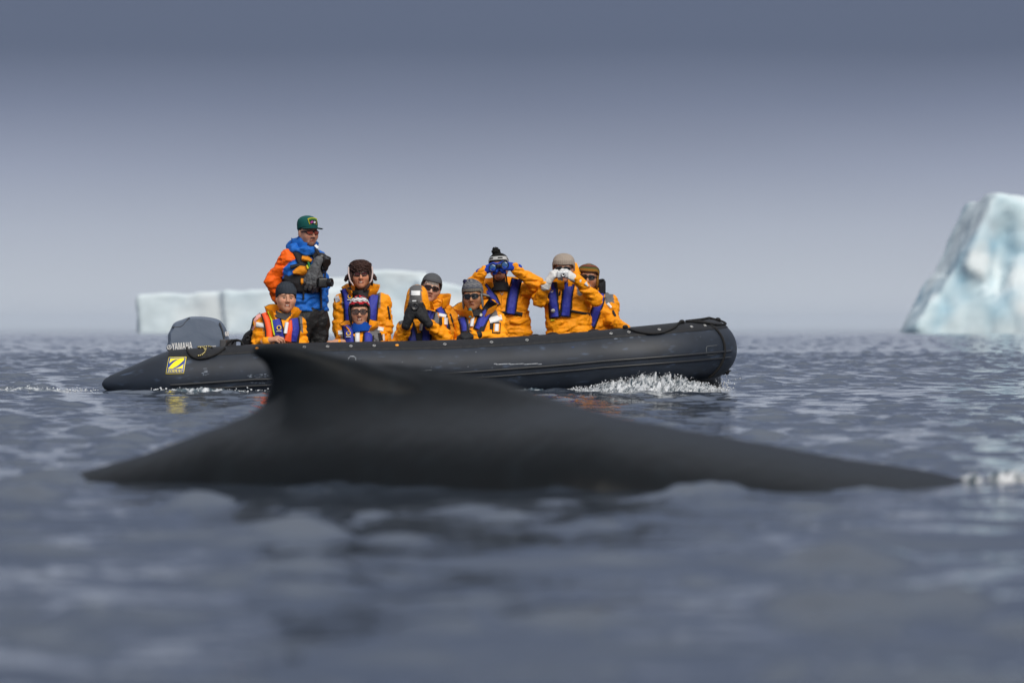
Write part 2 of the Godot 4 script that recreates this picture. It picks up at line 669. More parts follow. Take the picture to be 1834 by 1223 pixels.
# Builds body and coat from the joints in s. Suffix a is the arm on the viewer's left, b on the viewer's right.
func person(label: String, at: Vector3, s: Dictionary) -> Dictionary:
	var o := thing("person", label, "person", at)
	var hf := head_frame(s)
	var g: float = s.get("bulk", 1.0)
	var rt: Vector3 = (s.sb - s.sa).normalized()
	var fw := rt.cross(Vector3.UP).normalized()
	var legs := []
	for k in 2:
		var sd := -1.0 if k == 0 else 1.0
		var h: Vector3 = s.hip + rt * sd * 0.09 + Vector3(0, -0.04, 0)
		var kn: Vector3
		var an: Vector3
		if s.get("standing", false):
			kn = Vector3(h.x, maxf(0.2, h.y * 0.52), h.z + 0.05) + rt * sd * 0.02
			an = Vector3(h.x, 0.07, h.z - 0.02) + rt * sd * 0.03
		else:
			kn = h + (fw * 0.9 + Vector3(0, 0.16, 0) + rt * sd * 0.2).normalized() * 0.4
			kn.z = minf(kn.z, 0.62 - at.z)
			an = Vector3(kn.x, 0.06, kn.z - 0.05) + rt * sd * 0.02
			if kn.y < 0.14:
				kn.y = 0.14
		legs.append([h, kn, an])

	# ---- the body, head and bare hands in one mesh
	var skin: Color = s.skin
	var body := MB.new()
	body.col = skin
	var bf := Field.new()
	bf.cap(s.hip - rt * 0.06, s.chest - rt * 0.065, 0.09, 0.105, 0.05)
	bf.cap(s.hip + rt * 0.06, s.chest + rt * 0.065, 0.09, 0.105, 0.05)
	bf.cap(s.chest, s.neck, 0.09, 0.055, 0.06)
	bf.cap(s.sa, s.sb, 0.05, 0.05, 0.05)
	for k in ["a", "b"]:
		bf.cap(s["s" + k], s["e" + k], 0.046, 0.038, 0.03)
		bf.cap(s["e" + k], s["w" + k], 0.038, 0.026, 0.02)
	for l in legs:
		bf.cap(l[0], l[1], 0.08, 0.055, 0.04)
		bf.cap(l[1], l[2], 0.052, 0.036, 0.03)
		bf.cap(l[2], l[2] + Vector3(0, -0.02, 0.15), 0.036, 0.03, 0.03)
	var lo := Vector3.ONE * 9.0
	var hi := Vector3.ONE * -9.0
	for p in [s.hip, s.chest, s.neck, s.sa, s.sb, s.ea, s.eb, s.wa, s.wb, legs[0][1], legs[0][2], legs[1][1], legs[1][2]]:
		lo = lo.min(p)
		hi = hi.max(p)
	bf.net(body, lo - Vector3.ONE * 0.2, hi + Vector3.ONE * 0.22, 0.026)
	append(body, head_mesh(s.get("face", "man")), hf, func(q, nn): return face_look(q, nn, s))
	var gloves := {}
	for k in ["a", "b"]:
		if s.has("h" + k):
			var h: Dictionary = s["h" + k]
			var fr := hand_frame(h.get("at", s["w" + k]), h.dir, h.back, h.side)
			if h.has("glove"):
				gloves[k] = [h, fr]
			else:
				append(body, hand_mesh(h.get("curl", 0.5), 0.08, 0.0), fr)
		else:
			var d: Vector3 = (s["w" + k] - s["e" + k]).normalized()
			append(body, hand_mesh(0.5, 0.08, 0.0), hand_frame(s["w" + k], d, Vector3(0, 0.5, 0.3), -1.0 if k == "a" else 1.0))
	part("body", body, M.skin, o)

	# ---- coat
	var tf := Field.new()
	var hem: Vector3 = s.get("hem", s.hip)
	tf.cap(hem - rt * 0.075 * g, s.chest - rt * 0.075 * g, 0.128 * g, 0.128 * g, 0.06)
	tf.cap(hem + rt * 0.075 * g, s.chest + rt * 0.075 * g, 0.128 * g, 0.128 * g, 0.06)
	tf.cap(s.chest, s.neck + Vector3(0, -0.02, 0), 0.125 * g, 0.075, 0.08)
	tf.cap(s.sa, s.sb, 0.074 * g, 0.074 * g, 0.06)
	var jf := Field.new()
	for i in tf.kind.size():
		jf.cap(tf.a[i], tf.a[i] + tf.ba[i], tf.ra[i], tf.ra[i] + tf.dr[i], tf.kk[i])
	for k in ["a", "b"]:
		jf.cap(s["s" + k], s["e" + k], 0.078 * g, 0.068 * g, 0.05)
		var w: Vector3 = s["w" + k]
		jf.cap(s["e" + k], w + (w - s["e" + k]).normalized() * s.get("cuff", 0.0), 0.066 * g, 0.05 * g, 0.03)
	jf.noise = wrinkle
	jf.stretch = Vector3(0.72, 1.4, 0.9)
	jf.amp = s.get("creases", 0.006)
	jf.noise2 = wrinkle2
	jf.amp2 = 0.024
	jf.floor_y = s.get("hem_y", -1e9)
	var cl: Color = s.coat
	var yoke: Color = s.get("yoke", cl)
	var sleeve: Color = s.get("sleeve", cl)
	var neck: Vector3 = s.neck
	var coat := MB.new()
	var look := func(p: Vector3, nn: Vector3) -> Color:
		var la: float = (p - neck).dot(rt)
		var top: float = lerpf(s.sa.y, s.sb.y, clampf(la / 0.36 + 0.5, 0.0, 1.0))
		if s.has("yoke") and absf(la) > 0.085 and absf(la) < 0.165 and p.y > top - 0.055 and minf(p.distance_to(s.sa), p.distance_to(s.sb)) < 0.125:
			return yoke
		if s.has("sleeve"):
			var da: float = minf(jf.one(4, p), jf.one(5, p))
			var db: float = minf(jf.one(6, p), jf.one(7, p))
			if (da if s.get("one_sleeve", false) else minf(da, db)) < minf(minf(jf.one(0, p), jf.one(1, p)), minf(jf.one(2, p), jf.one(3, p) + 0.02)):
				return sleeve
		return cl
	lo = Vector3.ONE * 9.0
	hi = Vector3.ONE * -9.0
	for p in [hem, s.chest, s.neck, s.sa, s.sb, s.ea, s.eb, s.wa, s.wb]:
		lo = lo.min(p)
		hi = hi.max(p)
	jf.net(coat, lo - Vector3.ONE * 0.16, hi + Vector3.ONE * 0.14, s.get("cell", 0.0125), Transform3D.IDENTITY, look)
	part("jacket", coat, M.parka, o)

	# ---- trousers and boots
	var pf := Field.new()
	pf.cap(s.hip - rt * 0.06, s.hip + rt * 0.06, 0.115, 0.115, 0.06)
	pf.cap(s.hip - rt * 0.05, s.hip - rt * 0.05 + Vector3(0, 0.06, 0), 0.1, 0.1, 0.05)
	pf.cap(s.hip + rt * 0.05, s.hip + rt * 0.05 + Vector3(0, 0.06, 0), 0.1, 0.1, 0.05)
	for l in legs:
		pf.cap(l[0], l[1], 0.098, 0.075, 0.05)
		pf.cap(l[1], l[2], 0.073, 0.06, 0.03)
	pf.noise = wrinkle
	pf.amp = 0.012
	lo = s.hip
	hi = s.hip
	for l in legs:
		lo = lo.min(l[1]).min(l[2])
		hi = hi.max(l[1]).max(l[2])
	var tr := MB.new()
	pf.net(tr, lo - Vector3(0.2, 0.1, 0.22), hi + Vector3.ONE * 0.26, 0.016 if s.get("standing", false) else 0.026)
	part("trousers", tr, M.trousers, o)
	for l in legs:
		var bt := MB.new()
		bt.tube(PackedVector3Array([l[2] + Vector3(0, 0.1, 0), l[2], l[2] + Vector3(0, -0.02, 0.03), l[2] + Vector3(0, -0.035, 0.12), l[2] + Vector3(0, -0.04, 0.19)]), [0.062, 0.058, 0.06, 0.045, 0.025], 10)
		part("boot", bt, M.rubber, o)
	for k in gloves:
		var h: Dictionary = gloves[k][0]
		var gm := MB.new()
		append(gm, hand_mesh(h.get("curl", 0.5), 0.1, h.get("grow", 0.003)), gloves[k][1])
		var cuff := MB.new()
		var fr: Transform3D = gloves[k][1]
		part("glove", gm, h.glove, o)
	return {"node": o, "all": jf, "torso": tf, "head": hf, "rt": rt, "fw": fw, "s": s}

# where the coat's surface lies when looked for along the person's front (towards -Z)
func depth_on(P: Dictionary, q: Vector2, torso: bool) -> float:
	var z := 0.7
	var f: Field = P.all
	for i in 60:
		var d: float = f.ev(Vector3(q.x, q.y, z))
		if d < 0.002:
			break
		z -= maxf(d * 0.85, 0.002)
		if z < -0.5:
			return NAN
	if torso:
		var zt := 0.7
		var g: Field = P.torso
		for i in 60:
			var d: float = g.ev(Vector3(q.x, q.y, zt))
			if d < 0.002:
				break
			zt -= maxf(d * 0.85, 0.002)
			if zt < -0.5:
				return z
		return minf(z, zt + 0.045)
	return z

# a band of cloth laid on the coat along pts (front view, metres), thick and slightly domed
func band(P: Dictionary, called: String, pts: PackedVector2Array, width, thick: float, m: Material, opts := {}) -> MeshInstance3D:
	var torso: bool = opts.get("torso", false)
	var na: int = opts.get("across", 5)
	var lift: float = opts.get("lift", 0.0)
	var step: float = opts.get("step", 0.025)
	var path := PackedVector2Array()
	var wid := PackedFloat32Array()
	for i in pts.size() - 1:
		var c := maxi(1, int(pts[i].distance_to(pts[i + 1]) / step))
		for k in c:
			path.append(pts[i].lerp(pts[i + 1], float(k) / c))
			wid.append(lerpf(width[i], width[i + 1], float(k) / c) if width is Array else width)
	path.append(pts[pts.size() - 1])
	wid.append(width[pts.size() - 1] if width is Array else width)
	var rows := []
	var last := 0.1
	for i in path.size():
		var tg := (path[mini(i + 1, path.size() - 1)] - path[maxi(i - 1, 0)]).normalized()
		var ac := Vector2(-tg.y, tg.x)
		var front := PackedVector3Array()
		var back := PackedVector3Array()
		for j in na + 1:
			var u := float(j) / na * 2.0 - 1.0
			var q := path[i] + ac * u * wid[i] * 0.5
			var z := depth_on(P, q, torso)
			if is_nan(z):
				z = last - 0.006
			last = z
			var dome := thick * (0.35 + 0.65 * sqrt(maxf(0.0, 1.0 - u * u)))
			front.append(Vector3(q.x, q.y, z + lift + dome))
			back.append(Vector3(q.x, q.y, z + lift - 0.012))
		for j in range(na, -1, -1):
			front.append(back[j])
		rows.append(front)
	# even out sudden jumps along the band
	for pass_ in opts.get("smooth", 2):
		for i in range(1, rows.size() - 1):
			for j in rows[i].size():
				var a: Vector3 = rows[i][j]
				a.z = (rows[i - 1][j].z + 2.0 * a.z + rows[i + 1][j].z) * 0.25
				rows[i][j] = a
	var mb := MB.new()
	mb.grid(rows, true, true, true)
	return part(called, mb, m, opts.get("under", P.node))

func loop2(at: Vector2, r: float, segs := 14) -> PackedVector2Array:
	var l := PackedVector2Array()
	for i in segs + 1:
		l.append(at + Vector2(cos(TAU * i / segs), sin(TAU * i / segs)) * r)
	return l

# a vest panel: black binding under a blue pillow
func vest_panel(P: Dictionary, pts: PackedVector2Array, w: float, m: Material = null) -> MeshInstance3D:
	var under := band(P, "vest_binding", pts, w + 0.022, 0.014, M.black_cloth, {"torso": true, "lift": 0.004})
	var ends := pts.duplicate()
	ends[ends.size() - 1] = pts[pts.size() - 1].lerp(pts[pts.size() - 2], 0.012 / maxf(0.02, pts[pts.size() - 1].distance_to(pts[pts.size() - 2])))
	return band(P, "vest_panel", ends, w, 0.02, m if m else M.vest, {"torso": true, "lift": 0.006, "across": 7})

# the ring with a small tail and a line of lettering below, printed on the vests
func ring_mark(P: Dictionary, at: Vector2, r := 0.016) -> void:
	band(P, "ring_emblem", loop2(at, r), 0.0075, 0.004, M.yellow_print, {"torso": true, "lift": 0.042, "across": 2, "step": 0.006, "smooth": 0})
	band(P, "emblem_text", PackedVector2Array([at + Vector2(-0.02, -r - 0.012), at + Vector2(0.02, -r - 0.012)]), 0.006, 0.003, M.white_print, {"torso": true, "lift": 0.042, "across": 2, "smooth": 0})

func patch(P: Dictionary, a: Vector2, b: Vector2, w: float, m: Material, called := "reflective_patch") -> MeshInstance3D:
	return band(P, called, PackedVector2Array([a, b]), w, 0.003, m, {"lift": 0.006, "across": 4, "step": 0.015})

# a stand-up collar round the neck, open in front; lean spreads the upper edge
func collar(P: Dictionary, m: Material, o := {}) -> MeshInstance3D:
	var s: Dictionary = P.s
	var up: Vector3 = (s.head - s.neck).normalized()
	up = (up + Vector3.UP).normalized()
	var fw: Vector3 = (P.fw - up * P.fw.dot(up)).normalized()
	var rt := fw.cross(up).normalized() * -1.0
	var c: Vector3 = s.neck + up * o.get("lift", 0.0)
	var gap := deg_to_rad(o.get("gap", 28.0))
	var h: float = o.get("height", 0.085)
	var r0: float = o.get("r0", 0.085)
	var r1: float = o.get("r1", 0.105)
	var rows := []
	var segs := 26
	for i in segs + 1:
		var a := gap + (TAU - 2.0 * gap) * i / segs
		var d := fw * cos(a) + rt * sin(a)
		var near := cos(a) * 0.5 + 0.5
		var hh: float = h * (1.0 - 0.35 * near * o.get("dip", 1.0)) + 0.008 * sin(a * 5.0 + s.head.x * 40.0)
		var wob := 1.0 + 0.05 * sin(a * 7.0 + s.head.x * 90.0)
		# thickness: outer side comes back down
		var th := 0.013
		var ring_ := PackedVector3Array()
		for q in 4:
			var f := q / 3.0
			ring_.append(c + d * (lerpf(r0, r1, f) * wob) + up * hh * (f - 0.4))
		for q in 4:
			var f := 1.0 - q / 3.0
			ring_.append(c + d * (lerpf(r0, r1, f) * wob + th) + up * (hh * (f - 0.4) + (0.006 if f > 0.9 else 0.0)))
		rows.append(ring_)
	var mb := MB.new()
	mb.grid(rows, true, true, true)
	return part("collar", mb, m, P.node)

# ---------------------------------------------------------------- head wear (in head axes)
func dome(mb: MB, o := {}) -> void:
	var rings: int = o.get("rings", 22)
	var segs: int = o.get("segs", 44)
	var top: float = o.get("top", 0.145)
	var rim_f: float = o.get("rim_front", 0.035)
	var rim_b: float = o.get("rim_back", -0.03)
	var rx: float = o.get("rx", 0.09)
	var rz: float = o.get("rz", 0.106)
	var yc: float = o.get("yc", 0.05)
	var cz: float = o.get("cz", -0.012)
	var ribs: int = o.get("ribs", 0)
	var rib: float = o.get("rib", 0.0)
	var cuff: float = o.get("cuff", 0.0)
	var look = o.get("look", null)
	var noise: FastNoiseLite = o.get("noise", null)
	var amp: float = o.get("amp", 0.0)
	var lean: Vector3 = o.get("lean", Vector3.ZERO)
	var rows := []
	var cols := PackedColorArray()
	for i in rings + 2:
		var f := maxf(0.0, float(i - 1) / rings)
		var row := PackedVector3Array()
		for j in segs:
			var a := TAU * j / segs
			var fr := cos(a) * 0.5 + 0.5
			var rim := lerpf(rim_b, rim_f, smoothstep(0.25, 0.85, fr))
			var y := lerpf(rim, top, sin(f * PI / 2.0))
			var sc := 1.0
			if y > yc:
				var q := (y - yc) / (top - yc)
				sc = pow(maxf(0.0, 1.0 - pow(q, o.get("square", 2.0))), 0.5)
			else:
				sc = 1.0 - 0.06 * (yc - y) / 0.08
			var g := 0.0
			if ribs:
				g += rib * cos(ribs * a + (i % 2) * o.get("stagger", 0.0)) * minf(1.0, sc * 2.0)
			if cuff > 0.0 and y - rim < cuff:
				g += 0.007
			if i == 0:
				g -= 0.014
			if noise:
				g += amp * noise.get_noise_3d(sin(a) * 100.0, y * 1000.0, cos(a) * 100.0)
			row.append(Vector3(sin(a) * (rx * sc + g), y, cos(a) * (rz * sc + g) + cz) + lean * maxf(0.0, f - 0.5))
			if look != null:
				cols.append(look.call(a, (y - rim) / maxf(0.01, top - rim), f))
		rows.append(row)
	var at := mb.v.size()
	mb.grid(rows, true, false, false)
	if look != null:
		for i in rows.size():
			for j in segs + 1:
				mb.c[at + i * (segs + 1) + j] = cols[i * segs + j % segs]

func on_head(P: Dictionary, called: String, mb: MB, m: Material) -> MeshInstance3D:
	return part(called, mb, m, P.node, P.head)

func glasses(P: Dictionary, lens_m: Material, frame_m: Material, o := {}) -> void:
	var lift: float = o.get("y", 0.004)
	var hw: float = o.get("half_width", 0.028)
	var hh: float = o.get("half_height", 0.019)
	var bow := func(x: float) -> float: return o.get("z", 0.101) - x * x * 4.2
	var fr := MB.new()
	var lenses := []
	for sd in [-1.0, 1.0]:
		var rim := PackedVector3Array()
		var rows := []
		for i in 7:
			rows.append(PackedVector3Array())
		for j in 21:
			var a := TAU * j / 20.0
			var cx := signf(cos(a)) * pow(absf(cos(a)), 0.75)
			var cy := signf(sin(a)) * pow(absf(sin(a)), 0.75)
			var x: float = sd * (0.033 + hw * cx)
			var y: float = lift + hh * cy * (1.0 - 0.12 * cx)
			rim.append(Vector3(x, y, bow.call(x)))
			if j < 20:
				for i in 7:
					var k: float = [0.0, 0.5, 0.95, 1.0, 0.95, 0.5, 0.0][i]
					var xx: float = sd * (0.033 + hw * cx * k)
					rows[i].append(Vector3(xx, lift + hh * cy * k * (1.0 - 0.12 * cx * k), bow.call(xx) + (0.0015 if i < 3 else (0.0 if i == 3 else -0.0015))))
		fr.tube(rim, o.get("rim", 0.003), 6, false)
		var lm := MB.new()
		lm.grid(rows, true, false, false)
		lenses.append(lm)
		fr.tube(PackedVector3Array([Vector3(sd * 0.06, lift + 0.006, bow.call(0.06)), Vector3(sd * 0.077, lift + 0.007, 0.05), Vector3(sd * 0.083, lift + 0.006, -0.01)]), o.get("temple", 0.0045), 6)
	fr.tube(PackedVector3Array([Vector3(-0.009, lift + 0.004, bow.call(0.009) + 0.002), Vector3(0, lift + 0.008, bow.call(0.0) + 0.004), Vector3(0.009, lift + 0.004, bow.call(0.009) + 0.002)]), 0.0035, 6)
	var g := on_head(P, "sunglasses", fr, frame_m)
	for lm in lenses:
		part("lens", lm, lens_m, g)

# ---------------------------------------------------------------- sea
const TN := 384
const TS := 9.6
var tile := PackedFloat32Array()

func make_tile() -> void:
	var rng := RandomNumberGenerator.new()
	rng.seed = 5
	var wave := PackedFloat32Array()
	wave.resize(TN)
	for i in TN:
		wave[i] = cos(TAU * i / TN)
	tile.resize(TN * TN)
	for w in 64:
		var k := 3.0 * pow(13.0, rng.randf())
		var a := rng.randfn(0.0, 0.75) + PI / 2
		var i := roundi(k * cos(a))
		var j := roundi(k * sin(a))
		var kk := sqrt(float(i * i + j * j))
		if kk < 2.0:
			continue
		var amp := 0.036 * pow(kk / 3.0, -1.25) / 8.0 * 3.0
		var ph := rng.randi() % TN
		for z in TN:
			var at := ((j * z + ph) % TN + TN) % TN
			var o := z * TN
			for x in TN:
				tile[o + x] += amp * wave[at]
				at += i
				if at >= TN:
					at -= TN
				elif at < 0:
					at += TN
	# one unit of standard deviation
	var sum := 0.0
	for q in tile.size():
		sum += tile[q] * tile[q]
	var k1 := 1.0 / sqrt(sum / tile.size())
	for q in tile.size():
		tile[q] *= k1

func tile_at(x: float, z: float) -> float:
	var u := x * (TN / TS)
	var v := z * (TN / TS)
	var fu := floorf(u)
	var fv := floorf(v)
	var i := int(fu) % TN
	var j := int(fv) % TN
	if i < 0:
		i += TN
	if j < 0:
		j += TN
	var i1 := i + 1 if i < TN - 1 else 0
	var j1 := j + 1 if j < TN - 1 else 0
	u -= fu
	v -= fv
	return lerpf(lerpf(tile[j * TN + i], tile[j * TN + i1], u), lerpf(tile[j1 * TN + i], tile[j1 * TN + i1], u), v)

var patchy := fnl(0.09, 31, 2)

func sea_height(x: float, z: float) -> float:
	var d := 30.0 - z
	var calm := 0.95 + 0.55 * patchy.get_noise_2d(x * 0.6, z)
	# the smooth trail that the bow pushes out to the right
	if x > 1.2 and z > -4.0 and z < 4.0:
		var line := 0.9 - (x - 1.6) * 0.12
		calm *= 1.0 - 0.8 * exp(-pow((z - line) / 1.1, 2.0)) * smoothstep(1.2, 2.2, x)
	calm = clampf(calm, 0.12, 1.4)
	var near := smoothstep(10.5, 6.0, d)
	var h := 0.0026 * tile_at(x * 0.94 + z * 0.34, z * 0.94 - x * 0.34)
	var close := smoothstep(13.0, 8.5, d)
	if close > 0.0:
		h += close * 0.0058 * tile_at((x * 0.95 - z * 0.25) * 1.9, (z * 0.9 + x * 0.3) * 1.9 + 2.7)
	# wavelets: low in the troughs, steep where they peak
	var r := tile_at((x * 0.3 - z * 0.95) * 2.9 + 3.1, (z * 0.3 + x * 0.95) * 2.9)
	h += calm * (lerpf(0.0135, 0.026, near) * pow(maxf(r - 1.0, 0.0), 1.12) + lerpf(0.0008, 0.0022, close) * r)
	var fine := tile_at((x * 0.8 + z * 0.6) * 5.4, (z * 0.8 - x * 0.6) * 5.4)
	h += calm * lerpf(0.006, 0.009, near) * pow(maxf(fine - 0.9, 0.0), 1.12)
	if d > 45.0:
		var far := smoothstep(45.0, 200.0, d)
		h = h * (1.0 + far * 0.8) + far * 0.022 * tile_at(x * 0.21 + 1.7, z * 0.24 + x * 0.03)
	# inside the boat the hull keeps the water down
	if x > -3.0 and x < 1.75 and absf(z) < 0.8:
		h -= 0.3 * smoothstep(0.8, 0.6, absf(z))
	return h

func build_sea() -> void:
	make_tile()
	var cols := PackedFloat32Array()
	var a := -34.0
	while a < 34.01:
		cols.append(tan(deg_to_rad(a)))
		var out := absf(a + 0.001)
		a += 0.058 if out < 9.3 else (0.25 if out < 13.0 else 1.0)
	var rows := PackedFloat32Array()
	var d := 2.6
	while d < 9000.0:
		rows.append(d)
		if d < 12.0:
			d += 0.045
		elif d < 26.0:
			d += 0.04
		elif d < 40.0:
			d += 0.034
		elif d < 80.0:
			d += 0.05 + (d - 40.0) * 0.0028
		elif d < 450.0:
			d *= 1.0055
		else:
			d *= 1.02
	var w := cols.size()
	var k := rows.size()
	var pv := PackedVector3Array()
	pv.resize(w * k)
	for i in k:
		var dd := rows[i]
		for j in w:
			var x := cols[j] * dd
			var z := 30.0 - dd
			pv[i * w + j] = Vector3(x, sea_height(x, z), z)
	var pn := PackedVector3Array()
	pn.resize(w * k)
	for i in k:
		var up := mini(i + 1, k - 1) * w
		var dn := maxi(i - 1, 0) * w
		for j in w:
			pn[i * w + j] = (pv[up + j] - pv[dn + j]).cross(pv[i * w + maxi(j - 1, 0)] - pv[i * w + mini(j + 1, w - 1)]).normalized()
	var tr := PackedInt32Array()
	tr.resize((w - 1) * (k - 1) * 6)
	var q := 0
	for i in k - 1:
		for j in w - 1:
			var o := i * w + j
			tr[q] = o
			tr[q + 1] = o + w
			tr[q + 2] = o + 1
			tr[q + 3] = o + 1
			tr[q + 4] = o + w
			tr[q + 5] = o + w + 1
			q += 6
	if pn[w * 3 + 7].y < 0.0:
		for i in pn.size():
			pn[i] = -pn[i]
	var arr := []
	arr.resize(Mesh.ARRAY_MAX)
	arr[Mesh.ARRAY_VERTEX] = pv
	arr[Mesh.ARRAY_NORMAL] = pn
	arr[Mesh.ARRAY_INDEX] = tr
	var me := ArrayMesh.new()
	me.add_surface_from_arrays(Mesh.PRIMITIVE_TRIANGLES, arr)
	var m := mat(lin(0.040, 0.053, 0.076), 0.05, 0.5)
	m.normal_enabled = true
	m.normal_texture = ripple_map()
	m.normal_scale = 0.12
	m.uv1_triplanar = true
	m.uv1_world_triplanar = true
	m.uv1_scale = Vector3.ONE / 2.3
	var o := solo("sea", me, m)
	tag(o, "grey blue sea with small choppy ripples out to the horizon", "", "", "structure")

# normal map of the finest ripples
func ripple_map() -> ImageTexture:
	const N := 512
	var rng := RandomNumberGenerator.new()
	rng.seed = 17
	var sn := PackedFloat32Array()
	sn.resize(N)
	for i in N:
		sn[i] = sin(TAU * i / N)
	var gx := PackedFloat32Array()
	var gz := PackedFloat32Array()
	gx.resize(N * N)
	gz.resize(N * N)
	for w in 34:
		var k := 7.0 * pow(9.0, rng.randf())
		var a := rng.randfn(0.0, 0.9) + PI / 2
		var i := roundi(k * cos(a))
		var j := roundi(k * sin(a))
		var kk := maxf(1.0, sqrt(float(i * i + j * j)))
		var slope := 0.05 * pow(kk / 7.0, -0.25)
		var sx := slope * i / kk
		var sz := slope * j / kk
		var ph := rng.randi() % N
		for z in N:
			var at := ((j * z + ph) % N + N) % N
			var o := z * N
			for x in N:
				gx[o + x] += sx * sn[at]
				gz[o + x] += sz * sn[at]
				at += i
				if at >= N:
					at -= N
				elif at < 0:
					at += N
	var bytes := PackedByteArray()
	bytes.resize(N * N * 3)
	for q in N * N:
		var n := Vector3(gx[q], gz[q], 1.0).normalized()
		bytes[q * 3] = int(clampf(n.x * 0.5 + 0.5, 0, 1) * 255.0)
		bytes[q * 3 + 1] = int(clampf(n.y * 0.5 + 0.5, 0, 1) * 255.0)
		bytes[q * 3 + 2] = int(clampf(n.z * 0.5 + 0.5, 0, 1) * 255.0)
	return ImageTexture.create_from_image(Image.create_from_data(N, N, false, Image.FORMAT_RGB8, bytes))

# ---------------------------------------------------------------- sky: a low pale band under a darker layer of cloud, brighter overhead, out of view, to light people and sea
func build_sky() -> Sky:
	const W := 512
	const H := 2048
	# elevation in degrees, linear colour
	var el := [-90.0, 0.0, 0.6, 1.6, 2.6, 3.6, 4.6, 5.6, 8.0, 14.0, 20.0, 30.0, 45.0, 90.0]
	var co := SKY_COLORS
	var cl := fnl(0.011, 3, 4)
	var d := PackedFloat32Array()
	d.resize(W * H * 3)
	var o := 0
	for y in H:
		var e := 90.0 - (y + 0.5) * 180.0 / H
		var k := 0
		while k < el.size() - 2 and e > el[k + 1]:
			k += 1
		var c: Color = co[k].lerp(co[k + 1], clampf((e - el[k]) / (el[k + 1] - el[k]), 0.0, 1.0))
		for x in W:
			var g := 1.0
			if e > 0.0:
				var a := TAU * x / W
				g += 0.16 * cl.get_noise_3d(cos(a) * 260.0, e * 9.0, sin(a) * 260.0) * minf(1.0, e / 3.0)
			d[o] = c.r * g
			d[o + 1] = c.g * g
			d[o + 2] = c.b * g
			o += 3
	var m := PanoramaSkyMaterial.new()
	m.panorama = ImageTexture.create_from_image(Image.create_from_data(W, H, false, Image.FORMAT_RGBF, d.to_byte_array()))
	var s := Sky.new()
	s.sky_material = m
	return s

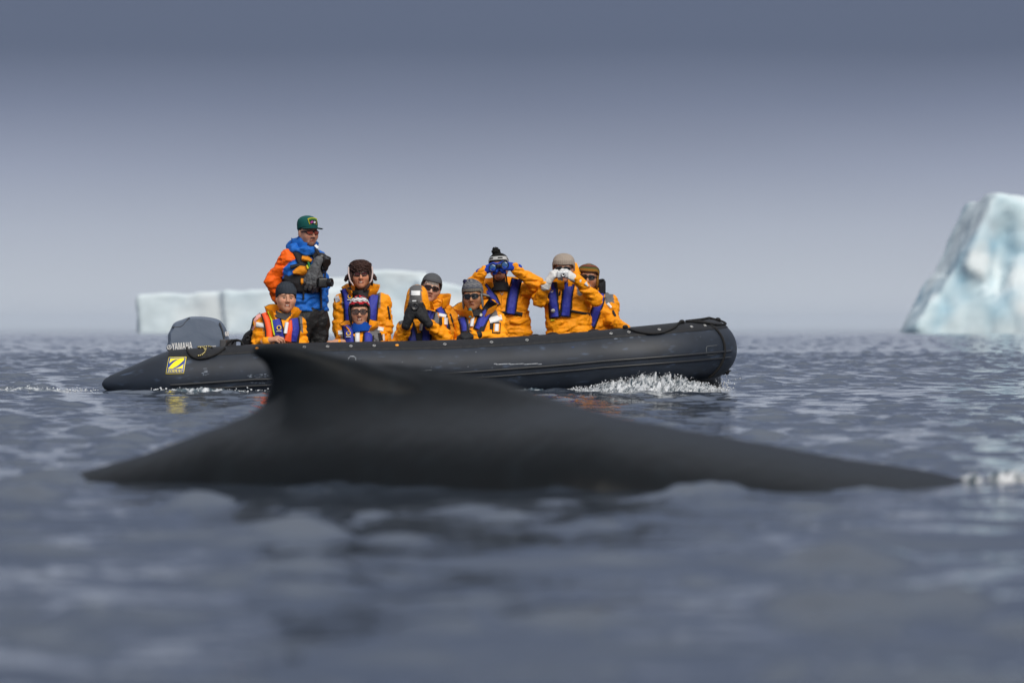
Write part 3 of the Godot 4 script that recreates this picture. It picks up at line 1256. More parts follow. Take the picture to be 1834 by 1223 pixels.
# ---------------------------------------------------------------- ice
func build_ice() -> void:
	var ice_look := func(nz: FastNoiseLite, nz2: FastNoiseLite, size: float) -> Callable:
		return func(p: Vector3, nn: Vector3) -> Color:
			var b := clampf(0.5 + 1.5 * nz.get_noise_3d(p.x, p.y * 0.5, p.z), 0.0, 1.0)
			var e := clampf(nz2.get_noise_3dv(p) * 1.6 - 0.55, 0.0, 1.0)
			var c := Color(0.62, 0.69, 0.72).lerp(Color(0.46, 0.62, 0.69), b)
			c = c.lerp(Color(0.27, 0.46, 0.58), e)
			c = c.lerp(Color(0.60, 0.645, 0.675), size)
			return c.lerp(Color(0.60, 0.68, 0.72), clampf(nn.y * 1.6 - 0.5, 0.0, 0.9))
	# the tall berg: 1000 m away
	var m := painted(mat(Color.WHITE, 0.55, 0.4))
	m.subsurf_scatter_enabled = false
	var D := 1000.0
	var k := D / 6450.0
	var f := Field.new()
	var o := Vector3((1760 - 917) * k, 0, 30.0 - D)
	const U := 1.538         # metres per unit of the shapes below
	# lengths in metres round the berg's own middle
	var tilt := func(x: float, y: float, z: float) -> Basis: return Basis.from_euler(Vector3(deg_to_rad(x), deg_to_rad(y), deg_to_rad(z)))
	f.block(Vector3(1.7, 15.2, 0), Vector3(6, 8.2, 9), 1.2, 2.0, tilt.call(-6, 12, -25))
	f.block(Vector3(-6.4, 2.0, 2), Vector3(6, 7.2, 8), 1.2, 2.0, tilt.call(-8, 10, -34))
	f.block(Vector3(2, 4, 3), Vector3(7, 9, 7), 1.5, 3.0, tilt.call(-10, -8, -8))
	f.block(Vector3(9, 6, -2), Vector3(6.5, 17.6, 10), 2.0, 2.0, tilt.call(-8, -12, -3))
	f.block(Vector3(19, 5, -3), Vector3(8, 19, 10), 2.0, 2.0, tilt.call(-5, 15, 2))
	f.block(Vector3(30, 2, -4), Vector3(8, 14, 9), 2.0, 2.0, tilt.call(-4, 5, 6))
	f.ell(Vector3(8, -1, 6), Vector3(11, 12, 9), 4.0)
	f.ell(Vector3(2.5, 15, 9.5), Vector3(1.4, 7.0, 3.0), 2.0, tilt.call(0, 0, -10), true)
	f.noise = fnl(0.09, 41, 4)
	f.amp = 0.8
	f.noise2 = fnl(0.05, 47, 3, true)
	f.amp2 = 0.6
	var mb := MB.new()
	f.net(mb, Vector3(-20, -3, -20), Vector3(42, 32, 20), 0.75, Transform3D.IDENTITY, ice_look.call(fnl(0.05, 51, 3), fnl(0.035, 57, 3, true), 0.0))
	var b := solo("iceberg", mb, m)
	b.position = o
	b.scale = Vector3.ONE * U
	tag(b, "tall pale blue iceberg with a stepped left flank rising from the sea", "iceberg", "icebergs on the horizon")
	# the long flat berg: 2200 m away
	D = 2200.0
	k = 1500.0 / 6450.0
	var g := Field.new()
	for e in [[248, 520, 530, 1.0, 0.6], [400, 645, 524, 3.0, 1.0], [585, 705, 497, -3.0, 4.0], [660, 766, 489, 0.0, -1.5], [730, 828, 510, 4.0, -9.0]]:
		var x0: float = (e[0] - 530.0) * k
		var x1: float = (e[1] - 530.0) * k
		var top: float = (592.0 - e[2]) * k
		g.block(Vector3((x0 + x1) * 0.5, top * 0.5 - 4.0, e[3] * 0.6), Vector3((x1 - x0) * 0.5, top * 0.5 + 4.0, 18.0), 1.6, 2.0, tilt.call(-7, e[3] * 1.4, e[4]))
	g.noise = fnl(0.035, 61, 4)
	g.amp = 1.8
	g.noise2 = fnl(0.03, 63, 2, true)
	g.amp2 = 0.8
	var mb2 := MB.new()
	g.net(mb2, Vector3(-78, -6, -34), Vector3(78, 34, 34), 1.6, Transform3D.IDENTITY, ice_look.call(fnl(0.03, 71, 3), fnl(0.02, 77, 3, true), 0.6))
	var t := solo("iceberg", mb2, m)
	t.position = Vector3((530 - 917) * D / 6450.0, 0, 30.0 - D)
	t.scale = Vector3.ONE * D / 1500.0
	tag(t, "long flat whitish iceberg fading into the haze behind the boat", "iceberg", "icebergs on the horizon")

# ---------------------------------------------------------------- whale
func build_whale() -> void:
	const Z := 18.3
	# the back's upper line without the fin: x, height above the water
	var px := [-1.80, -1.51, -1.33, -1.19, -1.07, -0.94, -0.85, -0.80, -0.735, -0.673, -0.615, -0.557, -0.501, -0.385, -0.27, -0.156, -0.069, 0.016, 0.151, 0.332, 0.51, 0.69, 0.87, 1.06, 1.24, 1.40, 1.7, 2.1]
	var py := [-0.12, -0.01, 0.045, 0.085, 0.13, 0.178, 0.215, 0.255, 0.322, 0.366, 0.386, 0.392, 0.387, 0.376, 0.362, 0.347, 0.331, 0.303, 0.258, 0.208, 0.174, 0.141, 0.109, 0.074, 0.048, 0.018, -0.07, -0.25]
	var spine := func(x: float) -> float:
		var k := 0
		while k < px.size() - 2 and x > px[k + 1]:
			k += 1
		var a: float = py[maxi(k - 1, 0)]
		var b: float = py[k]
		var c: float = py[k + 1]
		var d: float = py[mini(k + 2, py.size() - 1)]
		return cubic_interpolate(b, c, a, d, clampf((x - px[k]) / (px[k + 1] - px[k]), 0, 1))
	var skin := fnl(3.0, 91, 3)
	var rows := []
	for i in 190:
		var x := -1.80 + 3.90 * i / 189.0
		var h: float = spine.call(x)
		var half := 0.32 + 0.5 * smoothstep(-1.7, 0.6, x)
		# the broad back under the ridge and the hump
		var wide := minf(h, 0.17 + 0.05 * smoothstep(-0.9, -0.5, x)) if x < 0.25 else h
		wide = lerpf(wide, h - 0.01, smoothstep(0.0, 0.45, x))
		var row := PackedVector3Array()
		for j in 49:
			var u := -1.0 + 2.0 * j / 48.0
			var z := half * sin(u * PI / 2.0)
			var drop := 1.0 - sqrt(maxf(0.0, 1.0 - u * u * 0.985))
			var y := wide - 0.62 * drop + (h - wide) * exp(-pow(absf(z) / 0.13, 1.25))
			y += 0.004 * skin.get_noise_2d(x * 9.0, z * 9.0)
			row.append(Vector3(x, y, z))
		for j in 11:
			var u := 1.0 - 2.0 * (j + 1) / 12.0
			row.append(Vector3(x, h - 0.95, half * 0.9 * u))
		rows.append(row)
	var mb := MB.new()
	mb.grid(rows)
	# the fin: slices from the hump's top to the hooked tip: height, left edge, right edge, thickness
	var sl := [[0.08, -0.84, -0.10, 0.22], [0.20, -0.835, -0.10, 0.20], [0.25, -0.808, -0.16, 0.17], [0.29, -0.795, -0.20, 0.14], [0.326, -0.787, -0.26, 0.115], [0.35, -0.792, -0.345, 0.095], [0.37, -0.80, -0.42, 0.08], [0.385, -0.812, -0.46, 0.068], [0.398, -0.830, -0.53, 0.06], [0.41, -0.843, -0.585, 0.05], [0.42, -0.846, -0.625, 0.043], [0.431, -0.836, -0.672, 0.034], [0.438, -0.812, -0.71, 0.022], [0.442, -0.785, -0.74, 0.008]]
	var fr := []
	for s in sl:
		var row := PackedVector3Array()
		for j in 28:
			var a := TAU * j / 28.0
			var cx: float = (s[1] + s[2]) * 0.5 + (s[2] - s[1]) * 0.5 * cos(a)
			row.append(Vector3(cx, s[0], s[3] * sin(a) * (0.75 + 0.25 * cos(a))))
		fr.append(row)
	var m := mat(lin(0.0045, 0.008, 0.0115), 0.42, 0.22)
	m.clearcoat_enabled = true
	m.clearcoat = 0.12
	m.clearcoat_roughness = 0.28
	relief(m, noise_tex(0.02, 95, 256, 4), 0.15, 2.2)
	var blotch := noise_tex(0.008, 97, 512, 5)
	var ramp := Gradient.new()
	ramp.set_color(0, Color(0.55, 0.57, 0.6))
	ramp.set_color(1, Color(1.0, 1.0, 1.0))
	ramp.add_point(0.62, Color(0.68, 0.69, 0.7))
	blotch.color_ramp = ramp
	m.albedo_texture = blotch
	var o := thing("whale", "dark wet back of a humpback whale with hooked dorsal fin above the water", "whale", Vector3(0, 0, Z))
	part("back", mb, m, o)
	var fin := MB.new()
	fin.grid(fr)
	part("dorsal_fin", fin, m, o)

# ---------------------------------------------------------------- foam and spray
func build_foam() -> void:
	var rng := RandomNumberGenerator.new()
	rng.seed = 77
	var fm := painted(mat(Color.WHITE, 0.3, 0.5))
	var foam_look := func(mb: MB, from: int, n: FastNoiseLite, share: float) -> void:
		for i in range(from, mb.v.size()):
			var q := mb.v[i]
			var w := clampf(0.5 + share + 2.6 * n.get_noise_3d(q.x, q.y * 0.45, q.z * 0.6), 0.0, 1.0)
			mb.c[i] = Color(0.05, 0.075, 0.10).lerp(Color(0.60, 0.63, 0.67), w)
	var drop := SphereMesh.new()
	drop.radius = 1.0
	drop.height = 2.0
	drop.radial_segments = 7
	drop.rings = 4
	# profile of the bow wave along x: crest height
	var cx := [0.36, 0.62, 0.86, 1.07, 1.25, 1.40, 1.54, 1.65, 1.76]
	var ch := [0.0, 0.038, 0.088, 0.13, 0.13, 0.098, 0.066, 0.03, 0.0]
	var crest := func(x: float) -> float:
		var k := 0
		while k < cx.size() - 2 and x > cx[k + 1]:
			k += 1
		return lerpf(ch[k], ch[k + 1], clampf((x - cx[k]) / (cx[k + 1] - cx[k]), 0, 1))
	var hull := func(x: float) -> float:      # outer side of the tube at the waterline
		return 0.98 * sqrt(maxf(0.0, 1.0 - pow(maxf(0.0, x - 0.75) / 1.12, 2.2))) + 0.05
	var n1 := fnl(9.0, 101, 4)
	var n2 := fnl(24.0, 103, 4)
	var rows := []
	for i in 331:
		var x := 0.25 + 1.66 * i / 330.0
		var c: float = crest.call(x)
		var zc: float = hull.call(x)
		var row := PackedVector3Array()
		for j in 29:
			var u := float(j) / 28.0           # from the hull outwards
			var y: float = c * pow(1.0 - u, 0.8) * (1.0 + 0.9 * n1.get_noise_2d(x, u * 0.5)) - 0.02
			var rough := 0.03 * n2.get_noise_2d(x * 1.6, u * 0.35) + 0.02 * n1.get_noise_2d(x * 2.0, u)
			row.append(Vector3(x + rough * 0.7, maxf(y + rough * minf(1.0, c * 12.0), -0.03), zc - 0.06 + 0.34 * u + rough))
		for j in 6:
			row.append(Vector3(x, -0.06, zc + 0.28 - 0.34 * (j + 1) / 7.0))
		rows.append(row)
	var mb := MB.new()
	mb.grid(rows)
	var o := thing("bow_wave", "white frothy bow wave curling off the boat's bow", "foam")
	tag(o, "white frothy bow wave curling off the boat's bow", "foam", "", "stuff")
	foam_look.call(mb, 0, fnl(18.0, 109, 4), 0.2)
	part("froth", mb, fm, o)
	var place := []
	for q in 2600:
		var x := rng.randf_range(0.3, 1.9)
		var c: float = crest.call(x)
		if c <= 0.003:
			continue
		var zc: float = hull.call(x)
		var u := pow(rng.randf(), 1.4)
		var base: float = c * pow(1.0 - u, 0.8) * (1.0 + 0.9 * n1.get_noise_2d(x, u * 0.5))
		var y := base + absf(rng.randfn(0.0, 0.008)) + (rng.randf() * 0.03 * c / 0.17 if rng.randf() < 0.1 else 0.0)
		var r := 0.0014 + 0.0045 * pow(rng.randf(), 4.0)
		place.append(Transform3D(Basis.from_euler(Vector3(rng.randf() * 3, rng.randf() * 3, 0)).scaled(Vector3(r, r * rng.randf_range(0.7, 1.5), r)), Vector3(x + rng.randfn(0.0, 0.012), y - 0.008, zc - 0.05 + 0.34 * u + rng.randfn(0, 0.02))))
	# the last drops in front of the stem
	for q in 120:
		var r := 0.002 + 0.005 * pow(rng.randf(), 2.0)
		place.append(Transform3D(Basis.IDENTITY.scaled(Vector3.ONE * r), Vector3(1.74 + rng.randfn(0.0, 0.05), absf(rng.randfn(0, 0.05)), 0.25 + rng.randfn(0, 0.12))))
	var dm := mat(lin(0.58, 0.61, 0.65), 0.3, 0.5)
	drops("spray", place, drop, dm, o)
	# froth along the hull and behind the stern
	var wk := thing("wake_foam", "thin white foam trailing along the hull and behind the stern cone", "foam")
	tag(wk, "thin white foam trailing along the hull and behind the stern cone", "foam", "", "stuff")
	var wm := MB.new()
	for seg in [[-4.5, -3.36, 0.85, 0.30, 0.012], [-2.85, -2.1, 1.14, 0.12, 0.022], [-0.1, 0.4, 1.12, 0.14, 0.02]]:
		var wr := []
		var n := int((seg[1] - seg[0]) / 0.012)
		for i in n + 1:
			var f := float(i) / n
			var x := lerpf(seg[0], seg[1], f)
			var fade := sin(f * PI)
			var row := PackedVector3Array()
			for j in 15:
				var u := float(j) / 14.0 * 2.0 - 1.0
				var wave := n1.get_noise_2d(x * 1.3, u * 0.4 + seg[0])
				var z: float = seg[2] + seg[3] * u * (0.5 + 0.5 * fade)
				var y: float = sea_height(x, z) + fade * seg[4] * (1.0 - u * u) * (1.0 + 1.6 * wave) + 0.012 * n2.get_noise_2d(x, u * 0.5) - 0.006
				row.append(Vector3(x, y, z))
			for j in 3:
				var u := 1.0 - (j + 1) / 2.0
				row.append(Vector3(x, -0.15, seg[2] + seg[3] * u * 0.5))
			wr.append(row)
		wm.grid(wr)
	foam_look.call(wm, 0, fnl(16.0, 111, 4), -0.28)
	part("froth", wm, fm, wk)
	var pl2 := []
	for q in 350:
		var sg := rng.randf()
		var x := rng.randf_range(-4.6, -3.3) if sg < 0.6 else rng.randf_range(-2.9, -1.9)
		var z := 0.85 + rng.randfn(0.0, 0.2) if sg < 0.6 else 1.12 + absf(rng.randfn(0.0, 0.08))
		var r := 0.0025 + 0.008 * pow(rng.randf(), 3.0)
		pl2.append(Transform3D(Basis.IDENTITY.scaled(Vector3(r, r * 0.8, r)), Vector3(x, sea_height(x, z) + absf(rng.randfn(0, 0.012)), z)))
	drops("bubbles", pl2, drop, dm, wk)
	# two clumps where the whale's back slides under
	var wf := thing("whale_foam", "two white clumps of foam where the whale's back slides under", "foam")
	tag(wf, "two white clumps of foam where the whale's back slides under", "foam", "", "stuff")
	var fb := MB.new()
	var bump := fnl(0.05, 107, 3)
	for e in [[1.475, 0.026, 0.016], [1.50, 0.03, 0.022], [1.585, 0.045, 0.026], [1.625, 0.05, 0.032], [1.67, 0.04, 0.022], [1.72, 0.035, 0.016]]:
		fb.ball(Vector3(e[0], -0.004, 18.32), Vector3(e[1], e[2], 0.05), 26, 18, Basis.IDENTITY, bump, 0.55)
	foam_look.call(fb, 0, fnl(26.0, 113, 3), 0.1)
	part("froth", fb, fm, wf)

func drops(called: String, place: Array, me: Mesh, m: Material, parent: Node3D) -> void:
	var mm := MultiMesh.new()
	mm.transform_format = MultiMesh.TRANSFORM_3D
	mm.mesh = me
	mm.instance_count = place.size()
	for i in place.size():
		mm.set_instance_transform(i, place[i])
	var o := MultiMeshInstance3D.new()
	o.multimesh = mm
	o.material_override = m
	o.name = called
	o.set_meta("kind", "stuff")
	parent.add_child(o)

# ---------------------------------------------------------------- boat
var C := PackedVector3Array()
var R := PackedFloat32Array()
var N := PackedVector3Array()

func tube_path() -> void:
	var near := [
		[Vector3(-3.327, 0.054, 0.8), 3.0], [Vector3(-3.309, 0.054, 0.8), 9.0], [Vector3(-3.264, 0.058, 0.8), 14.5], [Vector3(-3.178, 0.063, 0.8), 21.5], [Vector3(-3.065, 0.07, 0.8), 31.0], [Vector3(-2.952, 0.077, 0.8), 40.5], [Vector3(-2.839, 0.083, 0.8), 49.5], [Vector3(-2.784, 0.086, 0.8), 52.6], [Vector3(-2.712, 0.088, 0.8), 53.5],
		[Vector3(-2.114, 0.129, 0.8), 53.5], [Vector3(-1.435, 0.147, 0.8), 53.5], [Vector3(-0.53, 0.165, 0.8), 53.5], [Vector3(0.104, 0.197, 0.8), 53.5], [Vector3(0.466, 0.221, 0.8), 53.5], [Vector3(0.738, 0.246, 0.8), 53.5]]
	var cr := Curve3D.new()
	var raw := PackedVector3Array()
	var rr := PackedFloat32Array()
	for i in near.size() - 1:
		var a: Vector3 = near[i][0]
		var b: Vector3 = near[i + 1][0]
		var n := maxi(2, int(a.distance_to(b) / 0.05))
		for k in n:
			var p := a.cubic_interpolate(b, near[maxi(i - 1, 0)][0], near[mini(i + 2, near.size() - 1)][0], float(k) / n) if i > 8 else a.lerp(b, float(k) / n)
			raw.append(p)
			rr.append(lerpf(near[i][1], near[i + 1][1], float(k) / n))
	var e: Vector3 = near[near.size() - 1][0]
	var tip: Vector3 = Vector3(1.628, 0.335, 0.0)
	for k in 31:
		var a := PI / 2 * k / 30.0
		raw.append(Vector3(e.x + (tip.x - e.x) * pow(sin(a), 0.96), lerpf(e.y, tip.y, 1.0 - pow(1.0 - k / 30.0, 1.5)), 0.8 * pow(maxf(cos(a), 0.0), 0.9)))
		rr.append(53.5 + 1.0 * k / 30.0)
	var m := raw.size()
	for i in range(m - 2, -1, -1):
		raw.append(Vector3(raw[i].x, raw[i].y, -raw[i].z))
		rr.append(rr[i])
	for i in raw.size():
		var t := raw[mini(i + 1, raw.size() - 1)] - raw[maxi(i - 1, 0)]
		t.y = 0
		C.append(raw[i])
		R.append(rr[i] / 215.0 * (1.0 - 0.8 / 30.0))
		N.append(Vector3.UP.cross(t).normalized() * -1.0)
	if N[40].z < 0.0:
		for i in N.size():
			N[i] = -N[i]

func on_tube(s: float, ang: float, lift := 0.0) -> Vector3:
	var i := clampi(int(s), 0, C.size() - 2)
	var f := s - i
	var c := C[i].lerp(C[i + 1], f)
	var n := N[i].lerp(N[i + 1], f).normalized()
	return c + (n * cos(ang) + Vector3.UP * sin(ang)) * (lerpf(R[i], R[i + 1], f) + lift)

# the station on the near side at this x
func s_at(x: float) -> float:
	for i in C.size() / 2:
		if C[i + 1].x >= x:
			return i + (x - C[i].x) / maxf(1e-5, C[i + 1].x - C[i].x)
	return C.size() / 2.0

# station and angle of a point seen from the side
func near_at(p: Vector3) -> Vector2:
	var s := s_at(p.x)
	var i := int(s)
	return Vector2(s, asin(clampf((p.y - lerpf(C[i].y, C[i + 1].y, s - i)) / R[i], -1.0, 1.0)))

func tube_strip(mb: MB, s0: float, s1: float, a0: float, a1: float, lift: float, n: int, across := 6) -> void:
	var rows := []
	for i in n + 1:
		var s := lerpf(s0, s1, float(i) / n)
		var row := PackedVector3Array()
		for j in across + 1:
			row.append(on_tube(s, lerpf(a0, a1, float(j) / across), lift))
		for j in range(across, -1, -1):
			row.append(on_tube(s, lerpf(a0, a1, float(j) / across), -0.012))
		rows.append(row)
	mb.grid(rows)

func fill_poly(im: Image, poly: PackedVector2Array, c: Color) -> void:
	var lo := poly[0]
	var hi := poly[0]
	for p in poly:
		lo = lo.min(p)
		hi = hi.max(p)
	for y in range(maxi(0, int(lo.y)), mini(im.get_height() - 1, int(hi.y) + 1) + 1):
		for x in range(maxi(0, int(lo.x)), mini(im.get_width() - 1, int(hi.x) + 1) + 1):
			if Geometry2D.is_point_in_polygon(Vector2(x + 0.5, y + 0.5), poly):
				im.set_pixel(x, y, c)

func text_mesh(text: String, height: float, depth := 0.004, font := "Droid Sans", weight := 700) -> TextMesh:
	var f := SystemFont.new()
	f.font_names = PackedStringArray([font])
	f.font_weight = weight
	var t := TextMesh.new()
	t.text = text
	t.font = f
	t.font_size = 64
	t.pixel_size = height / 47.0
	t.depth = depth
	t.curve_step = 4.0
	return t

# letters printed into an image: box in pixels
func print_text(im: Image, text: String, box: Rect2, c: Color, font: String) -> void:
	var a := text_mesh(text, 1.0, 0.0, font).get_mesh_arrays()
	var v: PackedVector3Array = a[Mesh.ARRAY_VERTEX]
	var idx: PackedInt32Array = a[Mesh.ARRAY_INDEX] if a[Mesh.ARRAY_INDEX] != null else PackedInt32Array(range(v.size()))
	var lo := Vector3.ONE * 1e9
	var hi := -lo
	for p in v:
		lo = lo.min(p)
		hi = hi.max(p)
	for i in range(0, idx.size(), 3):
		var tri := PackedVector2Array()
		for k in 3:
			var p := v[idx[i + k]]
			tri.append(box.position + Vector2((p.x - lo.x) / (hi.x - lo.x), (hi.y - p.y) / (hi.y - lo.y)) * box.size)
		fill_poly(im, tri, c)

func tube_texture() -> ImageTexture:
	const W := 256
	const H := 2048
	var im := Image.create_empty(W, H, false, Image.FORMAT_RGB8)
	var n1 := fnl(0.02, 201, 4)
	var n2 := fnl(0.09, 203, 3)
	for y in H:
		for x in W:
			var a := TAU * x / W
			var g := 1.0 + 0.22 * n1.get_noise_3d(cos(a) * 45.0, y * 0.9, sin(a) * 45.0)
			var sc := n2.get_noise_3d(cos(a) * 40.0, y * 0.35, sin(a) * 40.0)
			g += maxf(0.0, sc - 0.33) * 2.2
			im.set_pixel(x, y, Color(0.132 * g, 0.160 * g, 0.205 * g))
	var rng := RandomNumberGenerator.new()
	rng.seed = 9
	var total := float(C.size() - 1)
	var dot := func(p: Vector3, w: float, h: float, c: Color) -> void:
		var q := near_at(p)
		var x := fposmod(q.y / TAU, 1.0) * W
		var y := q.x / total * H
		for j in range(int(-w), int(w) + 1):
			for i in range(int(-h), int(h) + 1):
				im.set_pixel(posmod(int(x) + i, W), clampi(int(y) + j, 0, H - 1), c)
	var white := Color(0.78, 0.8, 0.83)
	# the long white scrape, the half ring, chips and scuffs
	for k in 160:
		dot.call(Vector3(-0.144, 0.219, 1.05).lerp(Vector3(0.238, 0.221, 1.05), k / 159.0), 0, 0, white.darkened(rng.randf() * 0.3))
	for k in 40:
		var a := PI * k / 39.0
		dot.call(Vector3(-1.288, 0.251, 1.05) + Vector3(cos(a) * 0.031, sin(a) * 0.033, 0), 0, 0, white)
	for k in 6:
		dot.call(Vector3(-0.714, 0.165, 1.05).lerp(Vector3(-0.655, 0.17, 1.05), k / 5.0), 1, 0, white)
	for e in [[838,657], [881,659], [842,619], [864,672], [650,651], [852,630], [772,657], [720,648], [1228,603], [1040,652], [1046,650], [1152,640], [1163,638], [1260,650], [1270,640]]:
		var p := Vector3((e[0] - 917) * 0.00449, 0.484 + (593 - e[1]) * 0.00449, 1.05)
		dot.call(p, 0, 0, white.darkened(0.15 + rng.randf() * 0.3))
	# pale scratches near the stern and at the rub strake
	for e in [[356, 372, 670, 6], [440, 482, 674, 14], [440, 474, 686, 10], [366, 370, 664, 5], [1100, 1118, 606, 6], [1120, 1140, 603, 5]]:
		for q in e[3]:
			var p := Vector3((rng.randf_range(e[0], e[1]) - 917) * 0.00449, 0.484 + (593 - e[2] + rng.randfn(0, 1.5)) * 0.00449, 1.05)
			dot.call(p, rng.randi() % 3, 0, Color(0.5, 0.54, 0.6).darkened(rng.randf() * 0.4))
	# blue rub marks
	for e in [[1026, 622], [1152, 641]]:
		dot.call(Vector3((e[0] - 917) * 0.00449, 0.484 + (593 - e[1]) * 0.00449, 1.05), 1, 0, Color(0.12, 0.25, 0.5))
	return ImageTexture.create_from_image(im)

func smooth_closed(p: PackedVector2Array, n := 5) -> PackedVector2Array:
	var r := PackedVector2Array()
	var m := p.size()
	for i in m:
		for k in n:
			r.append(p[i].cubic_interpolate(p[(i + 1) % m], p[(i - 1 + m) % m], p[(i + 2) % m], float(k) / n))
	return r

func build_boat() -> void:
	tube_path()
	var o := thing("inflatable_boat", "long black inflatable boat carrying the passengers in yellow jackets", "boat")
	var rows := []
	for i in C.size():
		var row := PackedVector3Array()
		for j in 48:
			row.append(on_tube(i, TAU * j / 48.0))
		rows.append(row)
	var mb := MB.new()
	mb.grid(rows)
	var rubber := mat(Color.WHITE, 0.5, 0.42)
	rubber.albedo_texture = tube_texture()
	rubber.heightmap_enabled = true
	rubber.heightmap_texture = noise_tex(0.015, 211, 256, 4)
	rubber.heightmap_scale = 0.25
	part("tube", mb, rubber, o)
	var smid := (C.size() - 1) / 2.0
	# lacing strip along the top, both sides, and its eyelets
	var s0 := s_at((Vector3(-2.779, 0.363, 1.0)).x)
	var s1 := smid - 1.5
	var st := MB.new()
	tube_strip(st, s0, s1, deg_to_rad(104), deg_to_rad(47), 0.006, 120)
	part("lacing_strip", st, M.strip, o)
	st = MB.new()
	tube_strip(st, C.size() - 1 - s0, C.size() - 1 - s1, deg_to_rad(104), deg_to_rad(47), 0.006, 80)
	part("lacing_strip", st, M.strip, o)
	for e in [[458, 1], [543, 0], [585, 0], [627, 0], [669, 0], [710, 2], [796, 0], [880, 0], [944, 0], [1094, 0], [1123, 0], [1172, 0], [1224, 0], [1246, 0]]:
		var s := s_at((e[0] - 917) * 0.00449)
		var a := deg_to_rad(59)
		var p := on_tube(s, a, 0.008)
		var i := int(s)
		var out := (on_tube(s, a, 0.1) - p).normalized()
		var al := (C[i + 1] - C[i]).normalized()
		var b := Basis(al, out.cross(al).normalized(), out)
		var g := MB.new()
		g.ring(p, 0.0115, 0.0038, b, 16, 6)
		if e[1]:
			g.lathe(p, PackedVector2Array([Vector2(0.0001, -0.003), Vector2(0.011, -0.003), Vector2(0.011, 0.002), Vector2(0.0001, 0.004)]), 12, b * Basis(Vector3.RIGHT, PI / 2))
		part("grommet", g, M.orange_plastic if e[1] else M.steel, o)
	# rub strakes
	for e in [[-3.0, 0.011], [-15.0, 0.009]]:
		var sk := MB.new()
		var pts := PackedVector3Array()
		var rad := PackedFloat32Array()
		for i in 161:
			var f := i / 160.0
			var s := lerpf(s_at(-2.75), smid - 7.0, f)
			var sweep := deg_to_rad(e[0] - 8.0 * smoothstep(0.75, 0.2, f) + 2.0)
			pts.append(on_tube(s, sweep, 0.002))
			rad.append(e[1])
		sk.tube(pts, rad, 8)
		part("rub_strake", sk, M.strake, o)
	# handle outline on the bow
	var hn := MB.new()
	var hp := PackedVector3Array()
	for p in [Vector3(1.637, 0.365, 1.0), Vector3(1.587, 0.363, 1.0), Vector3(1.551, 0.358, 1.0), Vector3(1.54, 0.34, 1.0), Vector3(1.54, 0.309, 1.0), Vector3(1.547, 0.291, 1.0), Vector3(1.578, 0.288, 1.0), Vector3(1.632, 0.295, 1.0)]:
		var best := smid
		var bd := 1e9
		for k in 240:
			var s := smid * (0.6 + 0.4 * k / 239.0)
			var q := on_tube(s, 0.0)
			# where the line of sight at this x meets the tube
			if absf(q.x - (p.x * 1.025)) < bd:
				bd = absf(q.x - p.x * 1.025)
				best = s
		var i := int(best)
		hp.append(on_tube(best, asin(clampf((p.y - C[i].y) / R[i], -1, 1)), 0.001))
	hn.tube(hp, 0.0028, 5)
	part("handle_patch_edge", hn, M.worn_edge, o)
	# hull fabric under the tubes, down to the keel
	var kr := []
	for i in 61:
		var f := i / 60.0
		var s := lerpf(8.0, smid - 0.6, f)
		var a := on_tube(s, deg_to_rad(-62), -0.012)
		var keel := Vector3(a.x + 0.02 * f, lerpf(-0.28, -0.30, f) + 0.30 * pow(smoothstep(0.72, 1.0, f), 1.6), 0)
		var row := PackedVector3Array()
		for j in 11:
			row.append(a.lerp(keel, j / 10.0) + Vector3(0, -0.05 * sin(PI * j / 10.0), 0))
		for j in 10:
			var q: Vector3 = row[9 - j]
			row.append(Vector3(q.x, q.y, -q.z))
		for j in 3:
			row.append(Vector3(a.x, a.y + 0.04, lerpf(-a.z, a.z, (j + 1) / 4.0)))
		kr.append(row)
	var hl := MB.new()
	hl.grid(kr)
	part("hull", hl, M.hull, o)
	var fl := MB.new()
	fl.box(Vector3(-0.7, -0.11, 0), Vector3(3.5, 0.03, 1.12), 0.005)
	part("floor", fl, M.deck, o)
	var tr := MB.new()
	tr.box(Vector3(-2.367, 0.196, 0.0), Vector3(0.05, 0.44, 1.12), 0.008)
	part("transom", tr, M.deck, o)
	# bow: lifting strap over the nose, painter and grab lines
	var bs := PackedVector3Array()
	for k in 25:
		bs.append(on_tube(smid - 10.5 + 1.2 * sin(k * 0.13), deg_to_rad(lerpf(98, -58, k / 24.0)), 0.006))
	var sp := MB.new()
	sp.tube(bs, 0.011, 7)
	part("bow_strap", sp, M.rope, o)
	var knot := MB.new()
	var kp: Vector3 = Vector3(1.788, 0.146, 0.12)
	knot.ball(kp, Vector3(0.018, 0.026, 0.018), 10, 7)
	knot.ring(kp + Vector3(-0.03, 0.0, 0), 0.022, 0.006, Basis.from_euler(Vector3(0.3, 0.4, 0.5)), 14, 6)
	knot.tube(PackedVector3Array([Vector3(1.594, 0.119, 0.2), Vector3(1.654, 0.114, 0.2), Vector3(1.726, 0.137, 0.15), kp, kp + Vector3(0.03, 0.012, 0)]), 0.007, 6)
	part("painter_knot", knot, M.rope, o)
	for e in [[[1123, 592], [1135, 597], [1152, 600], [1170, 598], [1190, 590], [1205, 582], [1221, 575]], [[1224, 575], [1240, 580], [1255, 583.5], [1270, 582], [1281, 577], [1288, 570]], [[1226, 574], [1250, 572.5], [1270, 569], [1286, 568]]]:
		var lp := PackedVector3Array()
		for q in e:
			var p := Vector3((q[0] - 917) * 0.00449, 0.484 + (593 - q[1]) * 0.00449, 0)
			p.x = (q[0] - 917) / 215.0 * (1.0 - (0.8 if q[0] < 1140 else lerpf(0.8, 0.15, (q[0] - 1140) / 150.0)) / 30.0)
			var na := near_at(p)
			lp.append(on_tube(minf(na.x, smid - 2.5), clampf(na.y, 0.2, 1.5), 0.016))
		var cv := Curve3D.new()
